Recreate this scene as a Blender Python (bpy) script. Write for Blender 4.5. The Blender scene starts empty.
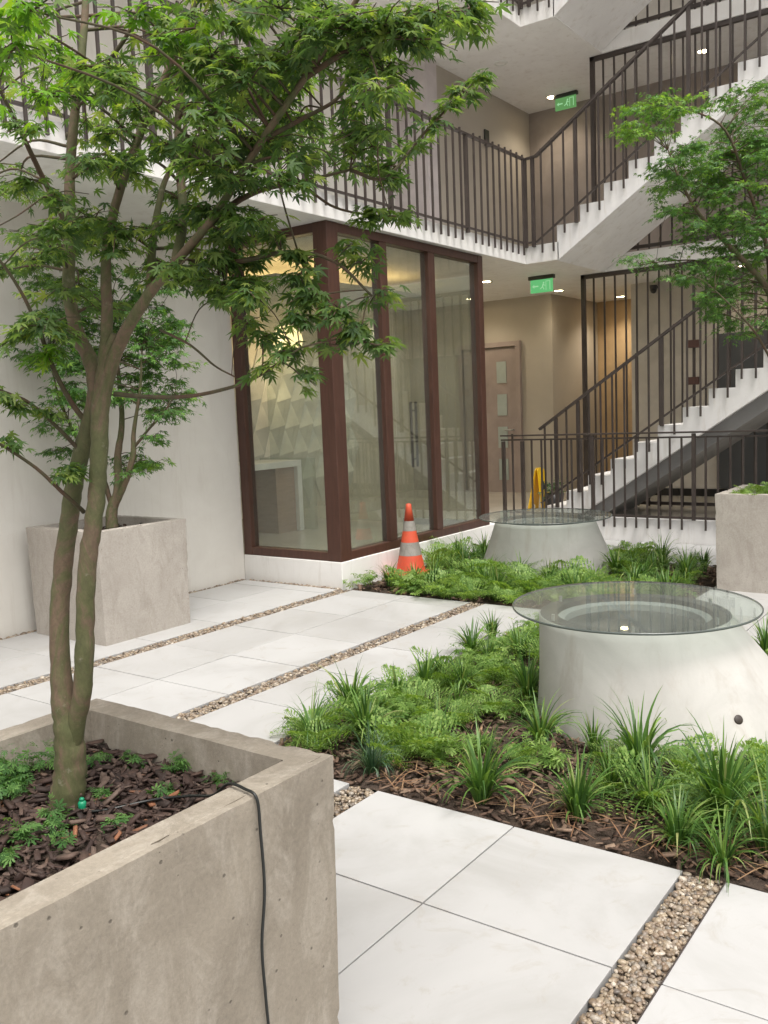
import bpy, bmesh, math, random
import numpy as np
from mathutils import Vector, Matrix
random.seed(7); rng = np.random.default_rng(7)
S = bpy.context.scene; COL = S.collection
R_ = math.radians

# ------------------------------------------------------------------ camera
CAMR = np.array([[0.58345069, -0.11312708, 0.80423103],
                 [-0.81113431, -0.03169504, 0.58400048],
                 [-0.04057613, -0.99307487, -0.11025375]])
F, CX, CY, H = 902.85, 384.0, 512.0, 1.5
cd = bpy.data.cameras.new('camera'); cam = bpy.data.objects.new('camera', cd); COL.objects.link(cam)
cd.sensor_fit = 'VERTICAL'; cd.sensor_height = 36; cd.sensor_width = 27; cd.lens = F/1024*36
cd.clip_start = .05; cd.clip_end = 2000
m = Matrix.Identity(4)
for i in range(3):
    m[i][0] = CAMR[i][0]; m[i][1] = -CAMR[i][1]; m[i][2] = -CAMR[i][2]
m[2][3] = H
cam.matrix_world = m; S.camera = cam
def at(px, py, depth):            # a real 3-D point at a distance along the viewing axis
    v = CAMR @ np.array([(px-CX)/F*depth, (py-CY)/F*depth, depth]); v[2] += H
    return v

# ------------------------------------------------------------------ world, sun, exposure
S.render.engine = 'CYCLES'
SUN_EL, SUN_AZ = R_(68), R_(215)        # azimuth measured clockwise from +Y
w = bpy.data.worlds.new('World'); S.world = w; w.use_nodes = True
nt = w.node_tree; nt.nodes.clear()
sky = nt.nodes.new('ShaderNodeTexSky'); sky.sky_type = 'NISHITA'; sky.sun_disc = False
sky.sun_elevation = SUN_EL; sky.sun_rotation = SUN_AZ; sky.dust_density = 4; sky.air_density = 1.0
hs = nt.nodes.new('ShaderNodeHueSaturation'); hs.inputs['Saturation'].default_value = .12
mx = nt.nodes.new('ShaderNodeMix'); mx.data_type = 'RGBA'; mx.blend_type = 'MULTIPLY'
mx.inputs[0].default_value = 1; mx.inputs[7].default_value = (1.0, .962, .925, 1)
bg = nt.nodes.new('ShaderNodeBackground'); bg.inputs[1].default_value = .15
wo = nt.nodes.new('ShaderNodeOutputWorld')
nt.links.new(sky.outputs[0], hs.inputs['Color']); nt.links.new(hs.outputs[0], mx.inputs[6])
nt.links.new(mx.outputs[2], bg.inputs[0]); nt.links.new(bg.outputs[0], wo.inputs[0])
sl = bpy.data.lights.new('sun', 'SUN'); sl.energy = 1.5; sl.angle = R_(22); sl.color = (1, .97, .92)
so = bpy.data.objects.new('sun', sl); COL.objects.link(so)
d = Vector((math.sin(SUN_AZ)*math.cos(SUN_EL), math.cos(SUN_AZ)*math.cos(SUN_EL), math.sin(SUN_EL)))
so.rotation_euler = d.to_track_quat('Z', 'Y').to_euler()
S.view_settings.view_transform = 'Standard'; S.view_settings.look = 'None'
S.view_settings.gamma = 1; S.view_settings.use_curve_mapping = False
S.view_settings.exposure = 0.86
S.cycles.use_denoising = True
S.cycles.max_bounces = 10; S.cycles.diffuse_bounces = 5; S.cycles.glossy_bounces = 5
S.cycles.transparent_max_bounces = 24; S.cycles.transmission_bounces = 8
S.cycles.sample_clamp_indirect = 6; S.cycles.caustics_reflective = False; S.cycles.caustics_refractive = False

# ------------------------------------------------------------------ materials
def nmat(name):
    M = bpy.data.materials.new(name); M.use_nodes = True
    n = M.node_tree.nodes; b = n['Principled BSDF']; return M, n, M.node_tree.links, b
def ramp(n, l, src, stops):
    r = n.new('ShaderNodeValToRGB'); l.new(src, r.inputs[0])
    e = r.color_ramp.elements
    e[0].position, e[0].color = stops[0][0], (*stops[0][1], 1)
    e[1].position, e[1].color = stops[-1][0], (*stops[-1][1], 1)
    for p, c in stops[1:-1]:
        x = e.new(p); x.color = (*c, 1)
    return r.outputs[0]
def noise(n, l, scale, detail=5, rough=.6, coord=None, dist=0, vec=None):
    t = n.new('ShaderNodeTexNoise'); t.inputs['Scale'].default_value = scale
    t.inputs['Detail'].default_value = detail; t.inputs['Roughness'].default_value = rough
    t.inputs['Distortion'].default_value = dist
    g = n.new('ShaderNodeNewGeometry')
    if vec is None: l.new(g.outputs['Position'], t.inputs['Vector'])
    else:
        mp = n.new('ShaderNodeMapping'); mp.inputs['Scale'].default_value = vec
        l.new(g.outputs['Position'], mp.inputs[0]); l.new(mp.outputs[0], t.inputs['Vector'])
    return t.outputs['Fac']
def mixc(n, l, f, a, b, mode='MIX'):
    x = n.new('ShaderNodeMix'); x.data_type = 'RGBA'; x.blend_type = mode
    for s, v in ((0, f), (6, a), (7, b)):
        if isinstance(v, (int, float)): x.inputs[s].default_value = v
        elif isinstance(v, tuple): x.inputs[s].default_value = (*v, 1)
        else: l.new(v, x.inputs[s])
    return x.outputs[2]
def bump(n, l, b, h, strength=.3, dist=.01):
    u = n.new('ShaderNodeBump'); u.inputs['Strength'].default_value = strength
    u.inputs['Distance'].default_value = dist
    l.new(h, u.inputs['Height']); l.new(u.outputs[0], b.inputs['Normal'])

def mottled(name, c1, c2, scale=3, rough=.7, bscale=60, bstr=.2, bdist=.003, c3=None, vec=None):
    M, n, l, b = nmat(name)
    a = noise(n, l, scale, 6, .6, dist=.6, vec=vec)
    c = ramp(n, l, a, [(.3, c1), (.7, c2)])
    if c3 is not None:
        s = noise(n, l, scale*6, 8, .7)
        c = mixc(n, l, ramp(n, l, s, [(.56, (0, 0, 0)), (.72, (1, 1, 1))]), c, c3)
    l.new(c, b.inputs['Base Color']); b.inputs['Roughness'].default_value = rough
    bump(n, l, b, noise(n, l, bscale, 4), bstr, bdist)
    return M
def plain(name, c, rough=.5, metal=0, **k):
    return mottled(name, tuple(x*.88 for x in c), tuple(min(1, x*1.1) for x in c), 4, rough, 80, .08, .002)

def concrete(name, c1, c2, c3, pit=True):
    M, n, l, b = nmat(name)
    a = noise(n, l, 2.2, 8, .62, dist=1.2)
    c = ramp(n, l, a, [(.28, c1), (.5, tuple((x+y)/2 for x, y in zip(c1, c2))), (.72, c2)])
    s = noise(n, l, 9, 8, .75, dist=.8, vec=(1, 1, .45))
    c = mixc(n, l, ramp(n, l, s, [(.47, (0, 0, 0)), (.66, (.8, .8, .8))]), c, c3)
    f = noise(n, l, 90, 6, .8)
    dk = noise(n, l, 17, 9, .8, dist=1.5)
    c = mixc(n, l, ramp(n, l, dk, [(.58, (0, 0, 0)), (.74, (.45, .45, .45))]), c, tuple(x*.75 for x in c1))
    c = mixc(n, l, .5, c, ramp(n, l, f, [(.3, (.55, .55, .55)), (.62, (1, 1, 1))]), 'MULTIPLY')
    v = n.new('ShaderNodeTexVoronoi'); v.inputs['Scale'].default_value = 55; v.inputs['Randomness'].default_value = 1
    g = n.new('ShaderNodeNewGeometry'); l.new(g.outputs['Position'], v.inputs['Vector'])
    # only some cells hold a pit, of uneven size
    sep = n.new('ShaderNodeSeparateColor'); l.new(v.outputs['Color'], sep.inputs[0])
    mt = n.new('ShaderNodeMath'); mt.operation = 'MULTIPLY_ADD'; mt.use_clamp = True
    l.new(sep.outputs[0], mt.inputs[0]); mt.inputs[1].default_value = 1.6; mt.inputs[2].default_value = -1.34
    df = n.new('ShaderNodeMath'); df.operation = 'SUBTRACT'; l.new(mt.outputs[0], df.inputs[0]); l.new(v.outputs['Distance'], df.inputs[1])
    pt = ramp(n, l, df.outputs[0], [(.0, (0, 0, 0)), (.12, (.8, .8, .8))])
    if pit: c = mixc(n, l, pt, c, tuple(x*.45 for x in c1))
    l.new(c, b.inputs['Base Color']); b.inputs['Roughness'].default_value = .85
    hgt = mixc(n, l, .5, f, a)
    inv = n.new('ShaderNodeMath'); inv.operation = 'SUBTRACT'; l.new(hgt, inv.inputs[0]); l.new(pt, inv.inputs[1])
    bump(n, l, b, inv.outputs[0], .45, .006)
    return M
def island(name, stops, rough=.7, trans=0, bscale=0, spec=.5):
    M, n, l, b = nmat(name)
    g = n.new('ShaderNodeNewGeometry')
    c = ramp(n, l, g.outputs['Random Per Island'], stops)
    if bscale:
        t = noise(n, l, bscale, 5, .6)
        c = mixc(n, l, .7, c, ramp(n, l, t, [(.3, (.6, .6, .6)), (.7, (1.15, 1.15, 1.15))]), 'MULTIPLY')
    l.new(c, b.inputs['Base Color']); b.inputs['Roughness'].default_value = rough
    b.inputs['Specular IOR Level'].default_value = spec
    if trans:
        tr = n.new('ShaderNodeBsdfTranslucent'); ms = n.new('ShaderNodeMixShader'); ms.inputs[0].default_value = trans
        c2 = mixc(n, l, 1.0, c, (1.5, 1.5, .55), 'MULTIPLY'); l.new(c2, tr.inputs[0])
        l.new(b.outputs[0], ms.inputs[1]); l.new(tr.outputs[0], ms.inputs[2])
        l.new(ms.outputs[0], n['Material Output'].inputs[0])
    return M
def glassm(name, tint, grime=0.0, ior=1.5, refl=1.0):
    M, n, l, b = nmat(name); n.remove(b)
    t = n.new('ShaderNodeBsdfTransparent'); t.inputs[0].default_value = (*tint, 1)
    gl = n.new('ShaderNodeBsdfGlossy'); gl.inputs['Roughness'].default_value = .015; gl.inputs[0].default_value = (.95, 1, .97, 1)
    # Schlick reflectance from the facing angle, the same on both faces of the thin pane
    fr = n.new('ShaderNodeLayerWeight'); fr.inputs[0].default_value = .5
    pw = n.new('ShaderNodeMath'); pw.operation = 'POWER'; l.new(fr.outputs['Facing'], pw.inputs[0]); pw.inputs[1].default_value = 4.2
    mu = n.new('ShaderNodeMath'); mu.operation = 'MULTIPLY_ADD'; mu.inputs[1].default_value = .9*refl; mu.inputs[2].default_value = .045*refl; mu.use_clamp = True
    l.new(pw.outputs[0], mu.inputs[0])
    ms = n.new('ShaderNodeMixShader'); l.new(mu.outputs[0], ms.inputs[0]); l.new(t.outputs[0], ms.inputs[1]); l.new(gl.outputs[0], ms.inputs[2])
    out = ms.outputs[0]
    if grime:
        df = n.new('ShaderNodeBsdfDiffuse'); df.inputs[0].default_value = (.55, .56, .53, 1)
        m2 = n.new('ShaderNodeMixShader'); f = noise(n, l, 5, 8, .7, dist=1)
        rr = ramp(n, l, f, [(.3, (grime*.4,)*3), (.75, (grime*1.4,)*3)])
        l.new(rr, m2.inputs[0]); l.new(out, m2.inputs[1]); l.new(df.outputs[0], m2.inputs[2]); out = m2.outputs[0]
    l.new(out, n['Material Output'].inputs[0]); return M
def emit(name, c, s):
    M, n, l, b = nmat(name); n.remove(b)
    e = n.new('ShaderNodeEmission'); e.inputs[0].default_value = (*c, 1); e.inputs[1].default_value = s
    l.new(e.outputs[0], n['Material Output'].inputs[0]); return M

M = {}
M['plaster'] = mottled('white_plaster', (.56, .53, .475), (.62, .59, .53), 1.3, .8, 120, .12, .002)
def whitepaint(name, c1, c2, stain):
    Mx, n, l, b = nmat(name)
    a = noise(n, l, 2.2, 8, .62, dist=.8); c = ramp(n, l, a, [(.3, c1), (.7, c2)])
    st = noise(n, l, 3.2, 8, .7, dist=.3, vec=(3.2, 3.2, .45))
    c = mixc(n, l, ramp(n, l, st, [(.53, (0, 0, 0)), (.74, (.75, .75, .75))]), c, stain)
    sp = noise(n, l, 22, 9, .8, dist=.5)
    c = mixc(n, l, ramp(n, l, sp, [(.62, (0, 0, 0)), (.72, (.5, .5, .5))]), c, tuple(x*.78 for x in stain))
    l.new(c, b.inputs['Base Color']); b.inputs['Roughness'].default_value = .72
    bump(n, l, b, noise(n, l, 50, 6, .7), .25, .003); return Mx
M['slabwhite'] = whitepaint('white_painted_concrete', (.74, .725, .70), (.83, .82, .80), (.60, .565, .52))
M['stairwhite'] = whitepaint('white_stair_paint', (.74, .73, .72), (.84, .83, .82), (.58, .54, .49))
M['plaster'] = whitepaint('white_wall_plaster', (.66, .635, .585), (.72, .70, .65), (.60, .565, .51))
M['corridor'] = mottled('beige_wall_paint', (.41, .37, .315), (.46, .42, .36), 1.2, .75, 90, .08, .002)
M['lilac'] = plain('pale_lilac_wall_paint', (.55, .50, .50), .75)
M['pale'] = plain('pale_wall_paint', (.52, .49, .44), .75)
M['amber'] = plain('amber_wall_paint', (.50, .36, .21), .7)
M['taupewall'] = plain('taupe_wall', (.30, .26, .235), .75)  # even taupe, darker than the pale walls on the other floors
M['darkdoor'] = plain('dark_grey_door_paint', (.075, .08, .085), .45)
M['door'] = plain('mauve_brown_door', (.33, .27, .25), .5)
M['frosted'] = plain('frosted_glass', (.36, .41, .39), .35)
M['frame'] = mottled('mahogany_painted_metal', (.055, .024, .016), (.085, .038, .026), 5, .42, 70, .15, .002, vec=(6, 6, .8))
M['rail'] = mottled('dark_bronze_railing_paint', (.038, .029, .025), (.062, .048, .042), 6, .45, 120, .1, .001)
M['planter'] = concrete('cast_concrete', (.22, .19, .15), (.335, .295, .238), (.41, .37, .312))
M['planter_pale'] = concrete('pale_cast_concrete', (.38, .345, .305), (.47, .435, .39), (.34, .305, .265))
M['well'] = whitepaint('rendered_concrete', (.37, .36, .34), (.48, .47, .445), (.35, .315, .28))
M['wellin'] = plain('shaded_rim_ring', (.05, .052, .05), .9)  # well rim top coloured near black, holding its shade under the glass disc
M['wellledge'] = plain('pale_ledge', (.33, .335, .33), .7)
M['mesh'] = plain('dark_grille_mesh', (.075, .078, .076), .7)
M['tile'] = mottled('white_grey_porcelain_paver', (.45, .445, .435), (.585, .58, .57), 1.3, .6, 150, .1, .0015, c3=(.48, .465, .44))
def tilemat():
    Mx, n, l, b = nmat('white_grey_porcelain_paver')
    g = n.new('ShaderNodeNewGeometry')
    c = ramp(n, l, g.outputs['Random Per Island'], [(0, (.385, .382, .376)), (.5, (.41, .408, .403)), (1, (.435, .434, .43))])
    a = noise(n, l, 1.7, 9, .68, dist=1.0)
    c = mixc(n, l, 1.0, c, ramp(n, l, a, [(.3, (.86, .855, .84)), (.52, (1, 1, 1)), (.75, (1.06, 1.06, 1.06))]), 'MULTIPLY')
    st = noise(n, l, 4.5, 10, .74, dist=2)
    c = mixc(n, l, ramp(n, l, st, [(.55, (0, 0, 0)), (.72, (.6, .6, .6))]), c, (.33, .30, .26))
    sp = noise(n, l, 55, 8, .8)
    c = mixc(n, l, ramp(n, l, sp, [(.66, (0, 0, 0)), (.74, (.5, .5, .5))]), c, (.28, .26, .235))
    l.new(c, b.inputs['Base Color'])
    r = ramp(n, l, a, [(.3, (.42, .42, .42)), (.7, (.62, .62, .62))]); l.new(r, b.inputs['Roughness'])
    bump(n, l, b, sp, .08, .0015); return Mx
M['tile'] = tilemat()
M['joint'] = plain('dark_joint_bed', (.10, .095, .085), .9)
M['ground'] = mottled('rough_ground', (.20, .19, .17), (.28, .26, .24), 1, .9, 20, .4, .01)
M['soil'] = mottled('dark_soil', (.028, .018, .012), (.075, .05, .035), 9, .95, 60, 1, .02)
M['pebble'] = island('river_pebbles', [(0, (.13, .095, .065)), (.18, (.31, .235, .16)), (.33, (.11, .095, .085)), (.48, (.38, .31, .22)), (.62, (.18, .125, .085)), (.78, (.52, .46, .38)), (.88, (.16, .14, .12)), (1, (.27, .20, .145))], .42, bscale=160)
M['bark'] = island('bark_chips', [(0, (.022, .012, .009)), (.3, (.055, .029, .021)), (.55, (.035, .019, .015)), (.8, (.085, .050, .037)), (.95, (.13, .09, .07)), (1, (.25, .10, .045))], .75, bscale=60)
M['bark_bed'] = island('bark_chips_dry', [(0, (.05, .028, .018)), (.3, (.12, .07, .045)), (.55, (.07, .04, .027)), (.8, (.17, .11, .075)), (.97, (.26, .18, .125)), (1, (.36, .22, .12))], .8, bscale=60)
M['leaf'] = island('maple_leaf', [(0, (.055, .11, .042)), (.4, (.09, .165, .056)), (.75, (.135, .215, .068)), (.93, (.19, .27, .075)), (1, (.29, .36, .10))], .55, .55, spec=.4)
M['leaf_young'] = island('maple_leaf_young', [(0, (.10, .23, .022)), (.6, (.16, .34, .03)), (1, (.25, .40, .04))], .45, .42, spec=.35)
M['leaf_r'] = island('maple_leaf_light', [(0, (.09, .19, .045)), (.5, (.15, .28, .055)), (1, (.26, .42, .08))], .45, .45, spec=.4)
M['leaf_b'] = island('maple_leaf_deep', [(0, (.055, .13, .045)), (.6, (.10, .22, .06)), (1, (.17, .33, .08))], .45, .45, spec=.4)
M['fern'] = island('fern_green', [(0, (.09, .18, .04)), (.5, (.18, .30, .07)), (1, (.30, .42, .13))], .5, .4, spec=.3)
M['fern_deep'] = island('fern_deep_green', [(0, (.05, .13, .035)), (.5, (.09, .20, .055)), (1, (.16, .30, .085))], .5, .4, spec=.3)
M['blade'] = island('grass_blade', [(0, (.035, .09, .020)), (.35, (.075, .165, .034)), (.7, (.13, .245, .05)), (.93, (.21, .32, .08)), (1, (.38, .36, .17))], .4, .28, spec=.45)
M['blade_dark'] = island('grass_blade_dark', [(0, (.022, .06, .026)), (.5, (.045, .10, .045)), (1, (.16, .24, .14))], .38, .2, spec=.5)
M['straw'] = island('dry_blade', [(0, (.13, .06, .03)), (.5, (.24, .13, .07)), (1, (.36, .25, .14))], .7, .15)
M['orange'] = mottled('orange_cone_plastic', (.55, .07, .03), (.63, .10, .045), 6, .55, 60, .1, .002, c3=(.40, .10, .06))
M['band'] = mottled('worn_reflective_band', (.20, .19, .165), (.31, .29, .26), 12, .5, 60, .1, .002, c3=(.12, .10, .09))
M['rubber'] = plain('black_rubber', (.02, .02, .021), .45)
M['cable'] = plain('black_cable_sheath', (.012, .014, .013), .35)
M['greenplug'] = plain('green_plastic', (.01, .24, .12), .35)
M['yellow'] = plain('yellow_plastic', (.80, .50, .015), .4)
M['steel'] = plain('brushed_steel', (.35, .35, .34), .3)
M['glass'] = glassm('greenish_window_glass', (.885, .91, .885), .035, 1.52, 1.35)
M['tglass'] = glassm('table_glass', (.88, .92, .90), .075, 1.45, .55)
M['gedge'] = plain('green_glass_edge', (.075, .09, .083), .2)
M['room'] = plain('warm_white_room_paint', (.66, .62, .53), .7)
M['floorin'] = mottled('polished_beige_floor_tile', (.44, .41, .35), (.52, .49, .42), 1.2, .16, 80, .03, .001)
M['desk'] = plain('white_desk_surface', (.74, .74, .70), .3)
M['deskwood'] = mottled('brown_desk_laminate', (.27, .18, .12), (.36, .25, .18), 6, .4, 60, .1, .002, vec=(1, 1, 8))
M['lamp'] = emit('warm_lamp_glow', (1, .80, .48), 26)
M['lampw'] = emit('cool_lamp_glow', (1, .88, .66), 18)
M['cove'] = emit('cove_strip_glow', (1, .70, .30), 6)
M['signgreen'] = emit('green_sign_face', (.10, .36, .13), .75)
M['signdim'] = emit('dim_green_sign_face', (.11, .27, .09), .6)
M['signwhite'] = emit('sign_pictogram', (.26, .50, .26), .75)
M['signcap'] = plain('dark_sign_housing', (.03, .035, .03), .4)
M['black'] = plain('black_plastic', (.015, .015, .015), .3)

def barkmat(name, c1, c2, c3):
    Mx, n, l, b = nmat(name)
    a = noise(n, l, 9, 9, .7, dist=1.2, vec=(1, 1, .5))
    r = noise(n, l, 55, 8, .75, dist=.8, vec=(1.3, 1.3, .8))
    c = ramp(n, l, a, [(.34, c1), (.48, c3), (.56, c2), (.7, c3)])
    c = mixc(n, l, .55, c, ramp(n, l, r, [(.32, (.45, .45, .45)), (.66, (1.15, 1.15, 1.15))]), 'MULTIPLY')
    sp = noise(n, l, 30, 8, .75)
    c = mixc(n, l, ramp(n, l, sp, [(.60, (0, 0, 0)), (.70, (.6, .6, .6))]), c, (.24, .22, .17))
    l.new(c, b.inputs['Base Color']); b.inputs['Roughness'].default_value = .8
    bump(n, l, b, sp, .4, .003); return Mx
M['trunk'] = barkmat('maple_bark', (.075, .085, .030), (.155, .105, .070), (.105, .105, .045))
M['twig'] = barkmat('maple_twig', (.06, .032, .022), (.10, .055, .035), (.07, .065, .03))

# ------------------------------------------------------------------ helpers
ORG = {}
def tag(o, label=None, cat=None, group=None, kind=None):
    if label: o['label'] = label
    if cat: o['category'] = cat
    if group: o['group'] = group
    if kind: o['kind'] = kind
    return o
def empty(name, loc, label, cat, group=None):
    o = bpy.data.objects.new(name, None); COL.objects.link(o); o.location = loc
    o.empty_display_size = .1
    ORG[o.name] = Vector(loc); return tag(o, label, cat, group)
def link(name, me, mat, parent=None, org=(0, 0, 0), smooth=False, bevel=0):
    """mesh vertices are in world space; the object's origin goes to org or to its parent's origin"""
    o = bpy.data.objects.new(name, me); COL.objects.link(o)
    og = ORG[parent.name] if parent is not None else Vector(org)
    me.transform(Matrix.Translation(-og)); ORG[o.name] = og.copy()
    if parent is not None: o.parent = parent
    else: o.location = og
    if mat is not None and not me.materials: me.materials.append(M[mat] if isinstance(mat, str) else mat)
    if smooth:
        me.polygons.foreach_set('use_smooth', [True]*len(me.polygons))
    if bevel:
        b = o.modifiers.new('bevel', 'BEVEL'); b.width = bevel; b.segments = 2; b.limit_method = 'ANGLE'; b.angle_limit = R_(40)
    me.update(); return o
class MB:
    def __init__(s): s.v = []; s.f = []
    def add(s, v, f):
        n = len(s.v); s.v += [tuple(map(float, x)) for x in v]; s.f += [tuple(i+n for i in q) for q in f]; return s
    def box(s, x0, x1, y0, y1, z0, z1):
        v = [(x, y, z) for z in (z0, z1) for y in (y0, y1) for x in (x0, x1)]
        return s.add(v, [(0, 2, 3, 1), (4, 5, 7, 6), (0, 1, 5, 4), (2, 6, 7, 3), (0, 4, 6, 2), (1, 3, 7, 5)])
    def prism(s, poly, axis, a, b):
        """poly: list of 2-D points counter-clockwise, extruded along axis from a to b"""
        def P(p, t): return {'x': (t, p[0], p[1]), 'y': (p[0], t, p[1]), 'z': (p[0], p[1], t)}[axis]
        n = len(poly); v = [P(p, a) for p in poly]+[P(p, b) for p in poly]
        f = [tuple(range(n))[::-1], tuple(range(n, 2*n))]+[(i, (i+1) % n, (i+1) % n+n, i+n) for i in range(n)]
        return s.add(v, f)
    def lathe(s, prof, c=(0, 0), n=48, top=None, cap=True):
        """prof: (r, z); centre may slide with height through top(z) -> (x, y)"""
        v = []
        for r, z in prof:
            q = top(z) if top else c
            for i in range(n):
                a = 2*math.pi*i/n; v.append((q[0]+r*math.cos(a), q[1]+r*math.sin(a), z))
        f = []
        for k in range(len(prof)-1):
            for i in range(n):
                j = (i+1) % n; f.append((k*n+i, k*n+j, (k+1)*n+j, (k+1)*n+i))
        if cap:
            f.append(tuple(range(n))[::-1]); f.append(tuple(range((len(prof)-1)*n, len(prof)*n)))
        return s.add(v, f)
    def tube(s, pts, rad, n=8, cap=True):
        pts = [Vector(p) for p in pts]; k = len(pts)
        if isinstance(rad, (int, float)): rad = [rad]*k
        up = Vector((0, 0, 1)); v = []; prev = None
        for i, p in enumerate(pts):
            t = (pts[min(i+1, k-1)]-pts[max(i-1, 0)])
            t = t.normalized() if t.length > 1e-9 else up
            if prev is None: a = t.orthogonal().normalized()
            else:
                a = prev-t*prev.dot(t); a = a.normalized() if a.length > 1e-6 else t.orthogonal().normalized()
            prev = a; b = t.cross(a)
            for j in range(n):
                q = 2*math.pi*j/n; v.append(p+(a*math.cos(q)+b*math.sin(q))*rad[i])
        f = [(i*n+j, i*n+(j+1) % n, (i+1)*n+(j+1) % n, (i+1)*n+j) for i in range(k-1) for j in range(n)]
        if cap: f.append(tuple(range(n))[::-1]); f.append(tuple(range((k-1)*n, k*n)))
        return s.add(v, f)
    def bar(s, p0, p1, wx, wz):
        """rectangular bar between two points, width wx across, height wz"""
        p0, p1 = Vector(p0), Vector(p1); t = (p1-p0).normalized()
        a = t.cross(Vector((0, 0, 1)))
        a = a.normalized() if a.length > 1e-4 else Vector((1, 0, 0)); b = a.cross(t)
        v = [p+a*sx*wx/2+b*sz*wz/2 for p in (p0, p1) for sx, sz in ((-1, -1), (1, -1), (1, 1), (-1, 1))]
        return s.add(v, [(3, 2, 1, 0), (4, 5, 6, 7), (0, 1, 5, 4), (1, 2, 6, 5), (2, 3, 7, 6), (3, 0, 4, 7)])
    def mesh(s, name):
        me = bpy.data.meshes.new(name); me.from_pydata(s.v, [], s.f)
        bm = bmesh.new(); bm.from_mesh(me); bmesh.ops.recalc_face_normals(bm, faces=bm.faces); bm.to_mesh(me); bm.free()
        return me
    def build(s, name, mat, parent=None, org=None, smooth=False, bevel=0, autosm=False):
        if org is None: org = s.v[0] if parent is None else (0, 0, 0)
        o = link(name, s.mesh(name), mat, parent, org, smooth, bevel)
        if autosm:
            bm = bmesh.new(); bm.from_mesh(o.data)
            for e in bm.edges:
                if len(e.link_faces) == 2 and e.calc_face_angle(0) > R_(35): e.smooth = False
            for f in bm.faces: f.smooth = True
            bm.to_mesh(o.data); bm.free()
        return o
def bulk(name, tv, tf, mats, mat, parent=None, org=(0, 0, 0), smooth=False, kind=None, midx=None, extra=None):
    """many transformed copies of one small template in one mesh. mats: (N,3,4)"""
    tv = np.asarray(tv, float); N = len(mats); k = len(tv)
    V = np.einsum('nij,kj->nki', mats[:, :, :3], tv)+mats[:, None, :, 3]
    return raw(name, V.reshape(-1, 3), [np.asarray(f) for f in tf], N, k, mat, parent, org, smooth, midx)
def raw(name, V, tf, N, k, mat, parent, org, smooth, midx=None):
    lens = np.array([len(f) for f in tf]); flat = np.concatenate(tf)
    loops = (flat[None, :]+(np.arange(N)*k)[:, None]).reshape(-1)
    tot = np.tile(lens, N); start = np.concatenate([[0], np.cumsum(tot)[:-1]])
    me = bpy.data.meshes.new(name)
    me.vertices.add(len(V)); me.vertices.foreach_set('co', V.reshape(-1))
    me.loops.add(len(loops)); me.loops.foreach_set('vertex_index', loops.astype(np.int32))
    me.polygons.add(len(tot)); me.polygons.foreach_set('loop_start', start.astype(np.int32))
    me.update(calc_edges=True)
    if midx is not None:
        for q in mat: me.materials.append(M[q])
        me.polygons.foreach_set('material_index', np.repeat(midx, len(tf)).astype(np.int32)); mat = None
    return link(name, me, mat, parent, org, smooth)
def rotm(n, tilt=None, yaw=None):
    """n random rotations; tilt (n,) about a random horizontal axis"""
    yaw = rng.uniform(0, 2*np.pi, n) if yaw is None else yaw
    az = rng.uniform(0, 2*np.pi, n); tilt = np.zeros(n) if tilt is None else tilt
    c, s = np.cos(yaw), np.sin(yaw); Z = np.zeros((n, 3, 3)); Z[:, 0, 0] = c; Z[:, 0, 1] = -s; Z[:, 1, 0] = s; Z[:, 1, 1] = c; Z[:, 2, 2] = 1
    kx, ky = np.cos(az), np.sin(az); ct, st = np.cos(tilt), np.sin(tilt); v = 1-ct; T = np.zeros((n, 3, 3))
    T[:, 0, 0] = ct+kx*kx*v; T[:, 0, 1] = kx*ky*v; T[:, 0, 2] = ky*st
    T[:, 1, 0] = kx*ky*v; T[:, 1, 1] = ct+ky*ky*v; T[:, 1, 2] = -kx*st
    T[:, 2, 0] = -ky*st; T[:, 2, 1] = kx*st; T[:, 2, 2] = ct
    return T @ Z
def pack(Rm, sc, pos):
    sc = np.asarray(sc, float)
    if sc.ndim == 1: sc = np.repeat(sc[:, None], 3, 1)
    A = np.zeros((len(Rm), 3, 4)); A[:, :, :3] = Rm*sc[:, None, :]; A[:, :, 3] = pos; return A

# ================================================================== SETTING
MB().box(-60, 60, -60, 60, -.9, -.30).build('ground', 'ground', org=(0, 0, -.3))['kind'] = 'structure'
STRIPS = [(-1.885, -1.755), (-.57, -.44), (.745, .875), (2.09, 2.23), (3.41, 3.54), (4.70, 4.83)]
BEDS = [(2.765, 5.42, -.4, 2.82), (5.97, 8.25, 2.06, 4.80)]
def in_bed(x0, x1, y0, y1):
    xm, ym = (x0+x1)/2, (y0+y1)/2
    return any(a < xm < b and c < ym < d_ for a, b, c, d_ in BEDS)
MB().box(-8, 9.4, -8, 6.0, -.3, -.045).build('joint_bed', 'joint', org=(0, 0, -.045))['kind'] = 'structure'
pv = MB()
rows = []
e = [-3.1]+[v for s in STRIPS for v in s]+[5.93]
for i in range(0, len(e)-1, 2):
    a, b = e[i], e[i+1]; k = max(1, round((b-a)/.6)); st = (b-a)/k
    for j in range(k): rows.append((a+j*st, a+(j+1)*st))
g = .0028
def clip_tile(x0, x1, y0, y1):
    rects = [(x0, x1, y0, y1)]
    for a, b, c, d_ in BEDS+[(5.93, 9.4, 4.79, 6.5)]:
        out = []
        for r in rects:
            X0, X1, Y0, Y1 = r
            if X1 <= a or X0 >= b or Y1 <= c or Y0 >= d_: out.append(r); continue
            if X0 < a: out.append((X0, a, Y0, Y1))
            if X1 > b: out.append((b, X1, Y0, Y1))
            mx0, mx1 = max(X0, a), min(X1, b)
            if Y0 < c: out.append((mx0, mx1, Y0, c))
            if Y1 > d_: out.append((mx0, mx1, d_, Y1))
        rects = out
    return rects
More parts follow.
